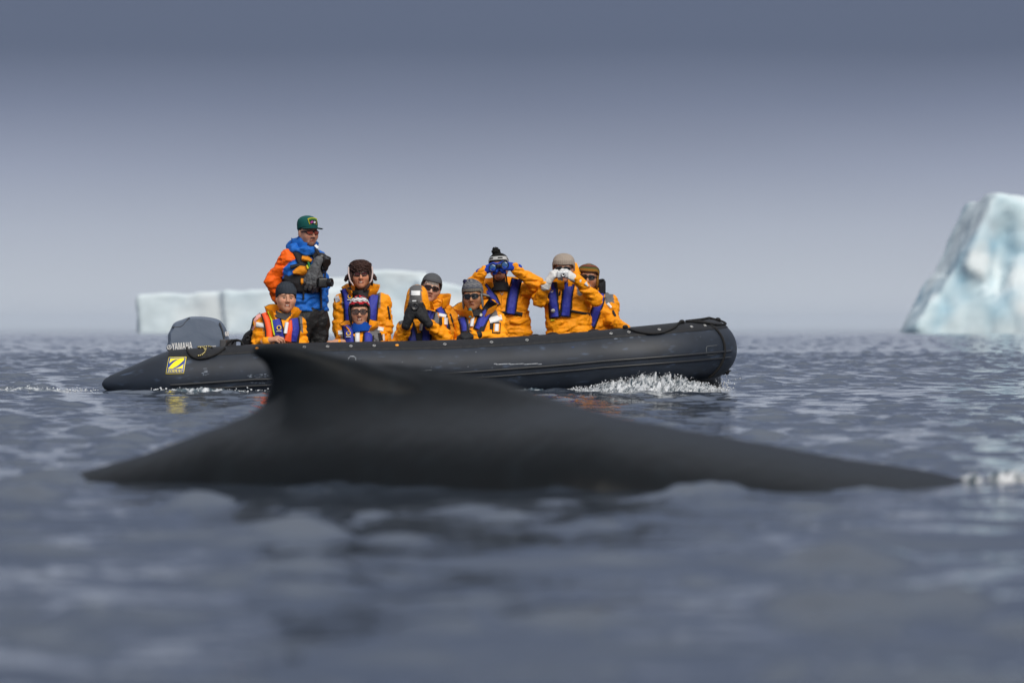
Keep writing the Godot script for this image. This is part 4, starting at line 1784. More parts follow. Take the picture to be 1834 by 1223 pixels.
		for i in lp.size():
			var tg: Vector3 = (lp[mini(i + 1, lp.size() - 1)] - lp[maxi(i - 1, 0)]) / 6.0
			cv.add_point(lp[i], -tg, tg)
		cv.bake_interval = 0.02
		var rp := MB.new()
		rp.tube(cv.get_baked_points(), 0.009, 7)
		part("grab_rope", rp, M.rope, o)
	for x in [1122, 1223, 1283]:
		var kk := MB.new()
		var s := s_at((x - 917) * 0.00446)
		kk.ball(on_tube(minf(s, smid - 2.5), deg_to_rad(82 if x < 1280 else 70), 0.016), Vector3(0.024, 0.018, 0.024), 10, 7)
		part("rope_knot", kk, M.rope, o)
	# stern: rope handle hanging from the strip
	var rope_on := func(list: Array, r: float, m: Material, called: String, lift := 0.014) -> void:
		var cv := Curve3D.new()
		var lp := PackedVector3Array()
		for p in list:
			var na := near_at(p)
			lp.append(on_tube(na.x, na.y, lift) if p.y < 0.41 else Vector3(p.x, p.y, 0.8))
		for i in lp.size():
			var tg: Vector3 = (lp[mini(i + 1, lp.size() - 1)] - lp[maxi(i - 1, 0)]) / 6.0
			cv.add_point(lp[i], -tg, tg)
		cv.bake_interval = 0.015
		var rp := MB.new()
		rp.tube(cv.get_baked_points(), r, 7)
		part(called, rp, m, o)
	rope_on.call([Vector3(-2.639, 0.345, 1.0), Vector3(-2.621, 0.309, 1.0), Vector3(-2.585, 0.273, 1.0), Vector3(-2.527, 0.255, 1.0), Vector3(-2.45, 0.264, 1.0), Vector3(-2.378, 0.295, 1.0), Vector3(-2.324, 0.336, 1.0)], 0.0105, M.rope, "handle_rope")
	var hose := MB.new()
	hose.tube(PackedVector3Array([Vector3(-2.322, 0.357, 0.8), Vector3(-2.309, 0.389, 0.8), Vector3(-2.277, 0.407, 0.8), Vector3(-2.232, 0.412, 0.8), Vector3(-2.2, 0.403, 0.8), Vector3(-2.182, 0.371, 0.8)]), 0.010, 8)
	hose.tube(PackedVector3Array([Vector3(-2.279, 0.375, 0.78), Vector3(-2.261, 0.402, 0.78), Vector3(-2.224, 0.407, 0.78)]), 0.008, 8)
	part("hose_loop", hose, M.rope, o)
	for e in [[Vector3(-2.558, 0.354, 1.0), Vector3(-2.522, 0.358, 1.0), Vector3(-2.495, 0.336, 1.0), Vector3(-2.482, 0.313, 1.0)], [Vector3(-2.54, 0.336, 1.0), Vector3(-2.504, 0.345, 1.0), Vector3(-2.459, 0.363, 1.0), Vector3(-2.428, 0.34, 1.0)], [Vector3(-2.477, 0.336, 1.0), Vector3(-2.482, 0.304, 1.0), Vector3(-2.504, 0.282, 1.0), Vector3(-2.54, 0.273, 1.0)]]:
		var lp := PackedVector3Array()
		for p in e:
			var na := near_at(p)
			lp.append(on_tube(na.x, na.y, 0.014))
		var dash := MB.new()
		var step := 0
		for i in lp.size() - 1:
			for k in 5:
				dash.col = Color(0.62, 0.52, 0.22) if step % 2 else Color(0.012, 0.012, 0.012)
				dash.tube(PackedVector3Array([lp[i].lerp(lp[i + 1], k / 5.0), lp[i].lerp(lp[i + 1], (k + 1) / 5.0)]), 0.006, 7)
				step += 1
		part("dashed_cord", dash, M.cord, o)
	# maker's plate on the stern cone
	var im := Image.create_empty(256, 240, false, Image.FORMAT_RGB8)
	var blue := s255(14, 58, 140)
	var yel := s255(250, 226, 20)
	im.fill(yel)
	im.fill_rect(Rect2i(6, 6, 244, 228), blue)
	var pp := func(a: Array) -> PackedVector2Array:
		var r := PackedVector2Array()
		for i in range(0, a.size(), 2):
			r.append(Vector2(a[i] * 256.0, a[i + 1] * 240.0))
		return r
	fill_poly(im, pp.call([0.11, 0.09, 0.90, 0.07, 0.90, 0.70, 0.09, 0.70]), yel)
	fill_poly(im, pp.call([0.05, 0.50, 0.12, 0.36, 0.24, 0.24, 0.42, 0.15, 0.66, 0.11, 0.48, 0.20, 0.34, 0.32, 0.22, 0.46, 0.13, 0.62, 0.05, 0.66]), blue)
	fill_poly(im, pp.call([0.36, 0.66, 0.52, 0.58, 0.66, 0.47, 0.80, 0.32, 0.95, 0.12, 0.95, 0.34, 0.86, 0.48, 0.74, 0.58, 0.58, 0.66, 0.40, 0.69]), blue)
	print_text(im, "ZODIAC", Rect2(20, 180, 216, 42), yel, "Droid Serif")
	var pm := mat(Color.WHITE, 0.35, 0.5)
	pm.albedo_texture = ImageTexture.create_from_image(im)
	var cn := [Vector3(-2.772, 0.268, 1.02), Vector3(-2.628, 0.273, 1.02), Vector3(-2.788, 0.138, 1.02), Vector3(-2.643, 0.143, 1.02)]
	var pr := PackedVector3Array()
	var pu := PackedVector2Array()
	var pt := PackedInt32Array()
	for side in 2:
		for i in 9:
			for j in 9:
				var q: Vector3 = cn[0].lerp(cn[1], j / 8.0).lerp(cn[2].lerp(cn[3], j / 8.0), i / 8.0)
				var na := near_at(q)
				pr.append(on_tube(na.x, na.y, 0.007 if side == 0 else -0.004))
				pu.append(Vector2(j / 8.0, i / 8.0))
		for i in 8:
			for j in 8:
				var a := side * 81 + i * 9 + j
				if side == 0:
					pt.append_array([a, a + 1, a + 9, a + 1, a + 10, a + 9])
				else:
					pt.append_array([a, a + 9, a + 1, a + 1, a + 9, a + 10])
	for k in 8:
		for e in [[k, k + 1], [72 + k + 1, 72 + k], [(k + 1) * 9, k * 9], [k * 9 + 8, (k + 1) * 9 + 8]]:
			pt.append_array([e[0], e[0] + 81, e[1], e[1], e[0] + 81, e[1] + 81])
	var pl := MB.new()
	pl.piece(pr, pt, pu)
	var pn := part("maker_plate", pl, pm, o)
	pn.set_meta("label", "blue and yellow square maker's plate reading ZODIAC")

	# ---- outboard motor
	var mo := thing("outboard_motor", "grey blue four-stroke outboard motor hung on the boat's stern", "outboard motor", Vector3((Vector3(-2.61, 0.359, 0.2)).x, 0.1, 0))
	var ox: float = mo.position.x
	var raw := PackedVector2Array()
	for p in [Vector3(-2.864, 0.318, 0.2), Vector3(-2.864, 0.387, 0.2), Vector3(-2.864, 0.452, 0.2), Vector3(-2.846, 0.489, 0.2), Vector3(-2.823, 0.539, 0.2), Vector3(-2.795, 0.563, 0.2), Vector3(-2.74, 0.583, 0.2), Vector3(-2.689, 0.602, 0.2), Vector3(-2.638, 0.606, 0.2), Vector3(-2.564, 0.604, 0.2), Vector3(-2.5, 0.595, 0.2), Vector3(-2.449, 0.579, 0.2), Vector3(-2.412, 0.544, 0.2), Vector3(-2.384, 0.489, 0.2), Vector3(-2.366, 0.429, 0.2), Vector3(-2.352, 0.368, 0.2), Vector3(-2.352, 0.313, 0.2), Vector3(-2.481, 0.299, 0.2), Vector3(-2.666, 0.299, 0.2)]:
		raw.append(Vector2(p.x - ox, p.y - 0.1))
	var outl := smooth_closed(raw, 3)
	var mid := Vector2.ZERO
	for p in outl:
		mid += p
	mid /= outl.size()
	var cr := []
	for zn in [-1.0, -0.985, -0.94, -0.85, -0.6, -0.3, 0.0, 0.3, 0.6, 0.85, 0.94, 0.985, 1.0]:
		var k := 1.0 - 0.10 * pow(absf(zn), 7.0) - 0.05 * pow(absf(zn), 2.5)
		var row := PackedVector3Array()
		for p in outl:
			var q := mid + (p - mid) * k
			# the sides lean in a little towards the top
			var lean := 1.0 - 0.18 * smoothstep(0.25, 0.52, q.y)
			row.append(Vector3(q.x, q.y, 0.2 * zn * lean))
		cr.append(row)
	var cw := MB.new()
	cw.grid(cr)
	var cowl := part("cowling", cw, M.cowl, mo)
	var side_z := func(q: Vector2) -> float: return 0.2 * (1.0 - 0.18 * smoothstep(0.25, 0.52, q.y))
	for line in [[Vector3(-2.818, 0.516, 0.2), Vector3(-2.786, 0.516, 0.2), Vector3(-2.749, 0.519, 0.2), Vector3(-2.726, 0.535, 0.2), Vector3(-2.703, 0.567, 0.2), Vector3(-2.675, 0.593, 0.2)], [Vector3(-2.426, 0.553, 0.2), Vector3(-2.402, 0.493, 0.2), Vector3(-2.389, 0.433, 0.2), Vector3(-2.384, 0.373, 0.2)], [Vector3(-2.855, 0.327, 0.2), Vector3(-2.712, 0.325, 0.2), Vector3(-2.527, 0.322, 0.2), Vector3(-2.379, 0.327, 0.2)]]:
		var sm := MB.new()
		var pts := PackedVector3Array()
		for p in line:
			var q := Vector2(p.x - ox, p.y - 0.1)
			pts.append(Vector3(q.x, q.y, side_z.call(q) - 0.006))
		sm.tube(pts, 0.0075, 6)
		part("seam", sm, M.seam, cowl)
	var nm := MB.new()
	var tm := text_mesh("YAMAHA", 0.052)
	var ta := tm.get_mesh_arrays()
	var tv: PackedVector3Array = ta[Mesh.ARRAY_VERTEX]
	var lo := Vector3.ONE * 1e9
	var hi := -lo
	for p in tv:
		lo = lo.min(p)
		hi = hi.max(p)
	var tw: float = (Vector3(-2.65, 3.224, 0.2)).x - (Vector3(-2.818, 3.224, 0.2)).x
	var tx := MeshInstance3D.new()
	tx.mesh = tm
	tx.material_override = M.white_print
	tx.name = "lettering"
	cowl.add_child(tx)
	var kx := tw / (hi.x - lo.x)
	var ky := 0.056 / (hi.y - lo.y)
	var tb := Basis(Vector3(0, 0, 1), deg_to_rad(3.5)) * Basis.IDENTITY.scaled(Vector3(kx, ky, 1))
	var ctr: Vector3 = Vector3(-2.734, 0.362, 0.2)
	tx.transform = Transform3D(tb, Vector3(ctr.x - ox, ctr.y - 0.1, 0.2) - tb * ((lo + hi) * 0.5) + Vector3(0, 0, 0.0015))
	var em := MB.new()
	var ec: Vector3 = Vector3(-2.84, 0.35, 0.2)
	ec = Vector3(ec.x - ox, ec.y - 0.1, 0.1985)
	em.ring(ec, 0.017, 0.003, Basis.IDENTITY, 20, 6)
	for k in 3:
		var a := PI / 2 + TAU * k / 3.0
		em.tube(PackedVector3Array([ec, ec + Vector3(cos(a), sin(a), 0) * 0.016]), 0.0028, 5)
	part("round_emblem", em, M.white_print, cowl)
	var hp6 := text_mesh("60", 0.034)
	var t6 := MeshInstance3D.new()
	t6.mesh = hp6
	t6.material_override = M.white_print
	t6.name = "lettering"
	cowl.add_child(t6, true)
	var c6: Vector3 = Vector3(-2.377, 0.461, 0.2)
	t6.name = "power_number"
	t6.transform = Transform3D(Basis(Vector3.UP, deg_to_rad(50)).scaled(Vector3(0.9, 1.1, 0.9)), Vector3(c6.x - ox + 0.012, c6.y - 0.1, 0.165))
	var wr := MB.new()
	var wp: Vector3 = Vector3(-2.486, 0.357, 0.2)
	for k in 7:
		wr.box(Vector3(wp.x - ox + (k - 3) * 0.0095, wp.y - 0.1 + (k - 3) * 0.0006, 0.2005), Vector3(0.007, 0.007, 0.002), 0.0006)
	part("small_lettering", wr, M.white_print, cowl)
	var lg := MB.new()
	var bx := Vector3(0.02, 0, 0)
	lg.box(Vector3(0.02, -0.16, 0), Vector3(0.26, 0.46, 0.16), 0.04)
	lg.box(Vector3(0.0, -0.5, 0), Vector3(0.18, 0.4, 0.07), 0.03)
	lg.ball(Vector3(0.0, -0.62, 0), Vector3(0.22, 0.07, 0.06))
	part("midsection", lg, M.cowl_dark, mo)
	var bk := MB.new()
	bk.box(Vector3(0.22, -0.02, 0.09), Vector3(0.12, 0.26, 0.03), 0.01)
	bk.box(Vector3(0.22, -0.02, -0.09), Vector3(0.12, 0.26, 0.03), 0.01)
	bk.box(Vector3(0.24, 0.06, 0), Vector3(0.05, 0.05, 0.2), 0.01)
	part("clamp_bracket", bk, M.cowl_dark, mo)
	var tl := MB.new()
	tl.tube(PackedVector3Array([Vector3(0.22, 0.17, -0.02), Vector3(0.4, 0.2, -0.03), Vector3(0.62, 0.24, -0.04), Vector3(0.74, 0.25, -0.04)]), [0.022, 0.02, 0.018, 0.024], 10)
	part("tiller_arm", tl, M.rubber, mo)

# ---------------------------------------------------------------- the people in the boat
const YELLOW := Color(0.88, 0.315, 0.005)
const GREY := Color(0.12, 0.12, 0.128)

func knit(bands: Array, seed_: int) -> Callable:
	return func(a: float, h: float, f: float) -> Color:
		for b in bands:
			if h < b[0]:
				if b.size() > 2:
					return b[1] if (int(floor(a / TAU * b[3] + (floor(h * 30.0) * 0.5 if b.size() > 4 else 0.0))) % 2) == 0 else b[2]
				return b[1]
		return bands[bands.size() - 1][1]

func pompom(mb: MB, at: Vector3, r: float, c: Color) -> void:
	mb.col = c
	mb.ball(at, Vector3.ONE * r, 26, 18, Basis.IDENTITY, fnl(0.09, 301, 2), 0.5)
	mb.col = Color.WHITE

# A: the guide standing at the stern
func guide() -> void:
	var P := person("standing man in green cap and orange sleeved blue jacket at the stern", Vector3(-1.725, -0.1, -0.15), {
		"head": Vector3(0.014, 1.407, 0.0), "yaw": 34.0, "pitch": 2.0, "roll": 0.0, "skin": Color(0.47, 0.235, 0.155), "beard": Color(0.10, 0.05, 0.03), "moustache": true, "hair": Color(0.06, 0.035, 0.02),
		"neck": Vector3(-0.023, 1.271, -0.02), "chest": Vector3(-0.023, 1.075, 0.0), "hip": Vector3(0.023, 0.682, -0.02), "hem": Vector3(0.014, 0.776, -0.01), "hem_y": (Vector2(-2.562, 0.748)).y,
		"sa": Vector3(-0.14, 1.192, 0.06), "sb": Vector3(0.084, 1.192, -0.13), "ea": Vector3(-0.29, 1.005, 0.03), "wa": Vector3(-0.215, 0.794, -0.06), "eb": Vector3(0.126, 0.981, -0.17), "wb": Vector3(0.126, 0.804, -0.08),
		"hb": {"dir": Vector3(-0.1, -1, 0.1), "back": Vector3(1, 0, 0.3), "side": 1.0, "curl": 0.5}, "coat": Color(0.012, 0.125, 0.50), "sleeve": Color(0.86, 0.125, 0.006), "standing": true, "one_sleeve": true, "bulk": 0.98, "creases": 0.006, "cell": 0.011})
	collar(P, M.blue_cloth, {"height": 0.12, "r0": 0.082, "r1": 0.105, "gap": 24.0, "lift": 0.0, "dip": 0.4})
	var hf := Field.new()
	hf.cap(Vector3(-0.136, 1.28, -0.04), Vector3(-0.061, 1.369, -0.05), 0.05, 0.03, 0.04)
	hf.cap(Vector3(-0.112, 1.271, 0.05), Vector3(-0.037, 1.337, 0.05), 0.048, 0.03, 0.04)
	hf.cap(Vector3(-0.084, 1.257, 0.08), Vector3(0.037, 1.252, 0.1), 0.045, 0.04, 0.04)
	hf.cap(Vector3(0.028, 1.252, 0.09), Vector3(0.084, 1.295, 0.06), 0.04, 0.022, 0.03)
	hf.noise = wrinkle
	hf.amp = 0.012
	hf.noise2 = wrinkle2
	hf.amp2 = 0.016
	var hd := MB.new()
	hf.net(hd, Vector3(-0.25, 1.0, -0.2), Vector3(0.2, 1.55, 0.25), 0.011)
	part("hood", hd, M.blue_cloth, P.node)
	# cap with flat brim and front badge
	var cap := MB.new()
	dome(cap, {"rim_front": 0.05, "rim_back": 0.026, "top": 0.158, "rx": 0.092, "rz": 0.106, "yc": 0.07, "square": 2.8})
	var crown := on_head(P, "cap", cap, mat(lin(0.006, 0.075, 0.07), 0.8, 0.3))
	var br := MB.new()
	var rows := []
	for i in 9:
		var f := i / 8.0
		var row := PackedVector3Array()
		for j in 17:
			var a := lerpf(-1.15, 1.15, j / 16.0)
			var r := 0.088 + 0.066 * f * pow(cos(a * 1.1), 0.5)
			row.append(Vector3(sin(a) * (r - 0.012 * (1.0 - cos(a))), 0.056 - 0.010 * f - 0.010 * sin(a) * sin(a), cos(a) * (r + 0.006) + 0.004))
		for j in range(16, -1, -1):
			row.append(row[j] + Vector3(0, -0.006, 0))
		rows.append(row)
	br.grid(rows)
	part("cap_brim", br, mat(lin(0.005, 0.06, 0.06), 0.8, 0.3), crown)
	var badge := func(poly: Array, lift: float, c: Color) -> void:
		var pp := PackedVector2Array()
		for i in range(0, poly.size(), 2):
			pp.append(Vector2(poly[i], poly[i + 1]))
		var bm := MB.new()
		var x0 := bm.v.size()
		bm.prism(pp, 0.0, 0.004)
		for i in range(x0, bm.v.size()):
			var q := bm.v[i]
			var zz := 0.097 - 6.0 * q.x * q.x - 4.0 * maxf(0.0, q.y - 0.08) * maxf(0.0, q.y - 0.08)
			bm.v[i] = Vector3(q.x, q.y, zz + q.z + lift)
		part("cap_badge", bm, mat(c, 0.7, 0.3), crown)
	badge.call([-0.051, 0.129, -0.023, 0.140, 0.023, 0.140, 0.051, 0.129, 0.039, 0.078, -0.039, 0.078], 0.0, lin(0.45, 0.42, 0.04))
	badge.call([-0.041, 0.124, -0.021, 0.132, 0.021, 0.132, 0.041, 0.124, 0.036, 0.104, -0.036, 0.104], 0.003, lin(0.03, 0.16, 0.03))
	badge.call([-0.038, 0.116, 0.000, 0.120, 0.038, 0.116, 0.034, 0.084, -0.034, 0.084], 0.004, lin(0.012, 0.012, 0.02))
	badge.call([-0.034, 0.097, -0.021, 0.109, -0.005, 0.110, -0.011, 0.094, -0.032, 0.086], 0.006, lin(0.35, 0.05, 0.25))
	badge.call([-0.005, 0.097, 0.009, 0.108, 0.021, 0.100, 0.014, 0.090, 0.000, 0.088], 0.006, lin(0.6, 0.6, 0.62))
	badge.call([0.021, 0.104, 0.033, 0.102, 0.031, 0.088, 0.021, 0.090], 0.006, lin(0.1, 0.04, 0.02))
	glasses(P, M.red_lens, M.black_plastic, {"half_height": 0.0175, "half_width": 0.029})
	# black harness vest with yellow pockets
	var B := {"torso": true, "lift": 0.004, "across": 6}
	band(P, "vest_strap", PackedVector2Array([Vector2(-0.093, 1.271), Vector2(-0.065, 1.229), Vector2(-0.037, 1.168), Vector2(-0.014, 1.112)]), 0.062, 0.026, M.black_cloth, B)
	band(P, "vest_strap", PackedVector2Array([Vector2(0.061, 1.257), Vector2(0.089, 1.215), Vector2(0.108, 1.159), Vector2(0.117, 1.065)]), 0.07, 0.03, M.black_cloth, B)
	band(P, "vest_body", PackedVector2Array([Vector2(-0.187, 1.019), Vector2(-0.122, 0.986), Vector2(-0.014, 0.977), Vector2(0.126, 0.986)]), [0.07, 0.15, 0.165, 0.15], 0.03, M.black_cloth, {"torso": true, "lift": 0.0, "across": 9})
	band(P, "vest_strap", PackedVector2Array([Vector2(-0.122, 1.117), Vector2(-0.037, 1.14), Vector2(0.019, 1.14)]), 0.03, 0.03, M.black_cloth, B)
	band(P, "vest_pocket", PackedVector2Array([Vector2(-0.028, 1.192), Vector2(0.014, 1.187), Vector2(0.051, 1.168)]), [0.05, 0.055, 0.03], 0.05, M.amber_cloth, {"torso": true, "lift": 0.012, "across": 6})
	band(P, "vest_pocket", PackedVector2Array([Vector2(-0.098, 1.07), Vector2(-0.037, 1.089), Vector2(0.019, 1.084)]), [0.03, 0.085, 0.075], 0.05, M.amber_cloth, {"torso": true, "lift": 0.01, "across": 8})
	band(P, "vest_pocket", PackedVector2Array([Vector2(-0.033, 0.995), Vector2(0.005, 0.995)]), 0.055, 0.03, M.amber_cloth, {"torso": true, "lift": 0.03, "across": 5})
	band(P, "vest_buckle", PackedVector2Array([Vector2(-0.009, 0.981), Vector2(0.019, 0.981)]), 0.03, 0.04, M.black_plastic, {"torso": true, "lift": 0.045, "across": 4})
	band(P, "hanging_strap", PackedVector2Array([Vector2(-0.014, 0.916), Vector2(-0.014, 0.85)]), 0.016, 0.02, M.black_cloth, {"torso": true, "lift": 0.01, "across": 3})
	band(P, "hanging_strap", PackedVector2Array([Vector2(0.122, 0.995), Vector2(0.126, 0.902), Vector2(0.131, 0.776)]), 0.016, 0.02, M.black_cloth, {"torso": true, "lift": 0.02, "across": 3})
	band(P, "webbing", PackedVector2Array([Vector2(0.023, 1.159), Vector2(0.042, 1.112)]), 0.02, 0.06, mat(lin(0.02, 0.2, 0.05), 0.8), {"torso": true, "lift": 0.03, "across": 3})
	band(P, "webbing", PackedVector2Array([Vector2(0.014, 1.131), Vector2(0.028, 1.103)]), 0.022, 0.062, mat(lin(0.65, 0.6, 0.02), 0.8), {"torso": true, "lift": 0.035, "across": 3})
	patch(P, Vector2(-0.108, 1.285), Vector2(-0.065, 1.266), 0.024, M.white_print)
	patch(P, Vector2(0.084, 1.285), Vector2(0.098, 1.299), 0.035, M.white_print, "collar_tab")
	var zip := PackedVector2Array([Vector2(0.07, 1.252), Vector2(0.07, 1.159)])
	band(P, "zip", zip, 0.012, 0.006, M.black_cloth, {"torso": true, "lift": 0.004, "across": 3})
	# gloves clipped to the vest, cameras on the neck strap: things of their own
	var gt := thing("work_glove", "pair of grey work gloves hanging clipped to the standing man's vest", "glove", P.node.position)
	var at: Vector3 = Vector3(0.098, 1.122, 0.2)
	var gm := MB.new()
	append(gm, hand_mesh(0.22, 0.12, 0.007), hand_frame(at + Vector3(-0.005, 0.0, 0.0), Vector3(-0.42, -0.95, 0.05), Vector3(-0.2, 0.1, 1), 1.0, 1.12))
	part("glove", gm, M.grey_leather, gt)
	gm = MB.new()
	append(gm, hand_mesh(0.3, 0.1, 0.007), hand_frame(at + Vector3(-0.01, -0.015, -0.04), Vector3(-0.22, -1, 0.0), Vector3(0.1, 0.1, 1), -1.0, 1.12))
	part("glove", gm, M.grey_leather, gt)
	var cm := thing("camera", "black camera on the standing man's neck strap, held upright by his chest", "camera", P.node.position)
	var cb := MB.new()
	var cx: Vector3 = Vector3(0.15, 1.15, 0.1)
	cb.box(cx, Vector3(0.07, 0.13, 0.11), 0.018, Basis.from_euler(Vector3(0, 0.6, -0.35)))
	cb.ball(cx + Vector3(-0.02, 0.05, 0.02), Vector3(0.05, 0.04, 0.05))
	part("camera_body", cb, M.black_plastic, cm)
	cb = MB.new()
	cb.tube(PackedVector3Array([cx + Vector3(0.0, 0.03, 0.03), cx + Vector3(0.035, -0.0, 0.09)]), 0.036, 16)
	part("lens_barrel", cb, M.black_plastic, cm)
	cb = MB.new()
	cb.tube(PackedVector3Array([Vector3(0.084, 1.266, 0.14), Vector3(0.117, 1.215, 0.16), Vector3(0.15, 1.192, 0.14)]), 0.010, 6)
	part("neck_strap", cb, M.black_cloth, cm)
	cb = MB.new()
	cb.tube(PackedVector3Array([Vector3(0.168, 1.112, 0.12), Vector3(0.164, 1.028, 0.14), Vector3(0.15, 0.991, 0.14)]), 0.008, 6)
	part("neck_strap", cb, M.black_cloth, cm)
	var c2 := thing("camera", "black camera with long lens pointing to the right at the standing man's waist", "camera", P.node.position)
	cb = MB.new()
	cb.box(Vector3(0.136, 0.986, 0.14), Vector3(0.09, 0.085, 0.12), 0.015, Basis.from_euler(Vector3(0, 0.3, 0)))
	part("camera_body", cb, M.black_plastic, c2)
	cb = MB.new()
	var ld := Vector3(0.93, 0.05, 0.35).normalized()
	var l0: Vector3 = Vector3(0.159, 0.986, 0.15)
	var lb := Basis(Quaternion(Vector3.UP, ld))
	cb.lathe(l0, PackedVector2Array([Vector2(0.034, 0.0), Vector2(0.036, 0.02), Vector2(0.033, 0.022), Vector2(0.033, 0.04), Vector2(0.036, 0.042), Vector2(0.036, 0.07), Vector2(0.032, 0.072), Vector2(0.031, 0.074), Vector2(0.026, 0.066), Vector2(0.001, 0.062)]), 20, lb)
	part("lens_barrel", cb, M.black_plastic, c2)

# B: the man in front of the guide
func man_in_orange_vest() -> void:
	var P := person("squinting man in dark ribbed beanie and orange safety vest beside the motor", Vector3(-1.925, -0.1, 0.22), {
		"head": Vector3(0.055, 0.852, 0.03), "yaw": 14.0, "pitch": -4.0, "roll": -3.0, "skin": Color(0.50, 0.25, 0.16), "teeth": true, "hair": Color(0.05, 0.03, 0.02), "gaiter": Color(0.07, 0.07, 0.075), "brow": Color(0.12, 0.06, 0.03),
		"neck": Vector3(0.023, 0.713, 0.0), "chest": Vector3(0.005, 0.579, 0.0), "hip": Vector3(-0.009, 0.344, -0.02),
		"sa": Vector3(-0.143, 0.626, 0.0), "sb": Vector3(0.139, 0.63, -0.03), "ea": Vector3(-0.171, 0.45, 0.07), "wa": Vector3(-0.088, 0.501, 0.22), "eb": Vector3(0.185, 0.436, 0.03), "wb": Vector3(0.125, 0.367, 0.14),
		"ha": {"at": Vector3(-0.078, 0.506, 0.23), "dir": Vector3(0.85, 0.2, 0.3), "back": Vector3(-0.1, 0.9, 0.5), "side": -1.0, "curl": 0.75}, "coat": Color(YELLOW.r * 1.0, YELLOW.g * 1.0, YELLOW.b), "yoke": GREY})
	collar(P, M.parka_plain, {"height": 0.12, "r0": 0.09, "r1": 0.14, "gap": 34.0, "lift": -0.005})
	var ga := MB.new()
	ga.tube(PackedVector3Array([Vector3(0.023, 0.686, 0.02), Vector3(0.032, 0.713, 0.02), Vector3(0.037, 0.741, 0.025)]), [0.083, 0.072, 0.066], 16)
	part("neck_gaiter", ga, M.grey_cloth, P.node)
	var hat := MB.new()
	dome(hat, {"rim_front": 0.036, "rim_back": -0.05, "top": 0.158, "ribs": 18, "rib": 0.0045, "stagger": PI, "rings": 26, "segs": 108, "rx": 0.094, "rz": 0.108, "square": 2.2, "look": func(a: float, h: float, f: float) -> Color: return Color(0.007, 0.009, 0.014).lerp(Color(0.08, 0.095, 0.12), 0.5 + 0.5 * sin(18.0 * a + 3.0 * sin(h * 26.0)))})
	on_head(P, "beanie", hat, M.knit)
	band(P, "safety_vest", PackedVector2Array([Vector2(-0.12, 0.736), Vector2(-0.097, 0.667), Vector2(-0.078, 0.589), Vector2(-0.069, 0.492)]), 0.060, 0.018, M.hivis, {"torso": true, "lift": 0.006, "across": 5})
	band(P, "vest_piping", PackedVector2Array([Vector2(-0.092, 0.746), Vector2(-0.06, 0.676), Vector2(-0.042, 0.589), Vector2(-0.032, 0.552)]), 0.014, 0.03, M.lime, {"torso": true, "lift": 0.01, "across": 3})
	band(P, "vest_piping", PackedVector2Array([Vector2(-0.143, 0.723), Vector2(-0.12, 0.658), Vector2(-0.106, 0.579), Vector2(-0.102, 0.506)]), 0.012, 0.026, M.black_cloth, {"torso": true, "lift": 0.008, "across": 3})
	band(P, "safety_vest", PackedVector2Array([Vector2(0.097, 0.676), Vector2(0.097, 0.598), Vector2(0.074, 0.501)]), [0.03, 0.045, 0.06], 0.02, M.hivis, {"torso": true, "lift": 0.008, "across": 4})
	band(P, "safety_vest", PackedVector2Array([Vector2(-0.226, 0.598), Vector2(-0.203, 0.681), Vector2(-0.157, 0.718)]), 0.035, 0.012, M.pink_reflect, {"lift": 0.004, "across": 4})
	band(P, "vest_piping", PackedVector2Array([Vector2(-0.235, 0.589), Vector2(-0.217, 0.686), Vector2(-0.162, 0.732)]), 0.012, 0.012, M.black_cloth, {"lift": 0.008, "across": 3})
	vest_panel(P, PackedVector2Array([Vector2(-0.028, 0.681), Vector2(-0.005, 0.598), Vector2(0.018, 0.487)]), 0.075)
	vest_panel(P, PackedVector2Array([Vector2(0.125, 0.69), Vector2(0.139, 0.607), Vector2(0.125, 0.487)]), 0.06)
	ring_mark(P, Vector2(0.007, 0.612), 0.0165)
	patch(P, Vector2(-0.189, 0.639), Vector2(-0.106, 0.626), 0.042, M.reflect)
	band(P, "reflective_strip", PackedVector2Array([Vector2(0.069, 0.658), Vector2(0.06, 0.566)]), 0.032, 0.012, M.reflect, {"torso": true, "lift": 0.012, "across": 3})
	var bag := thing("backpack", "small black backpack behind the squinting man beside the motor", "backpack", P.node.position)
	var bb := MB.new()
	bb.ball(Vector3(-0.263, 0.501, -0.12), Vector3(0.06, 0.10, 0.10), 22, 14, Basis.from_euler(Vector3(0, 0, -0.5)), fnl(0.02, 321, 2), 0.2)
	part("bag", bb, M.black_cloth, bag)
	bb = MB.new()
	bb.ring(Vector3(-0.263, 0.524, -0.02), 0.017, 0.005)
	part("buckle_ring", bb, M.black_plastic, bag)
	bb = MB.new()
	bb.tube(PackedVector3Array([Vector3(-0.295, 0.469, -0.06), Vector3(-0.277, 0.538, -0.03), Vector3(-0.24, 0.566, -0.04), Vector3(-0.212, 0.598, -0.08)]), 0.012, 6)
	part("strap", bb, M.black_cloth, bag)

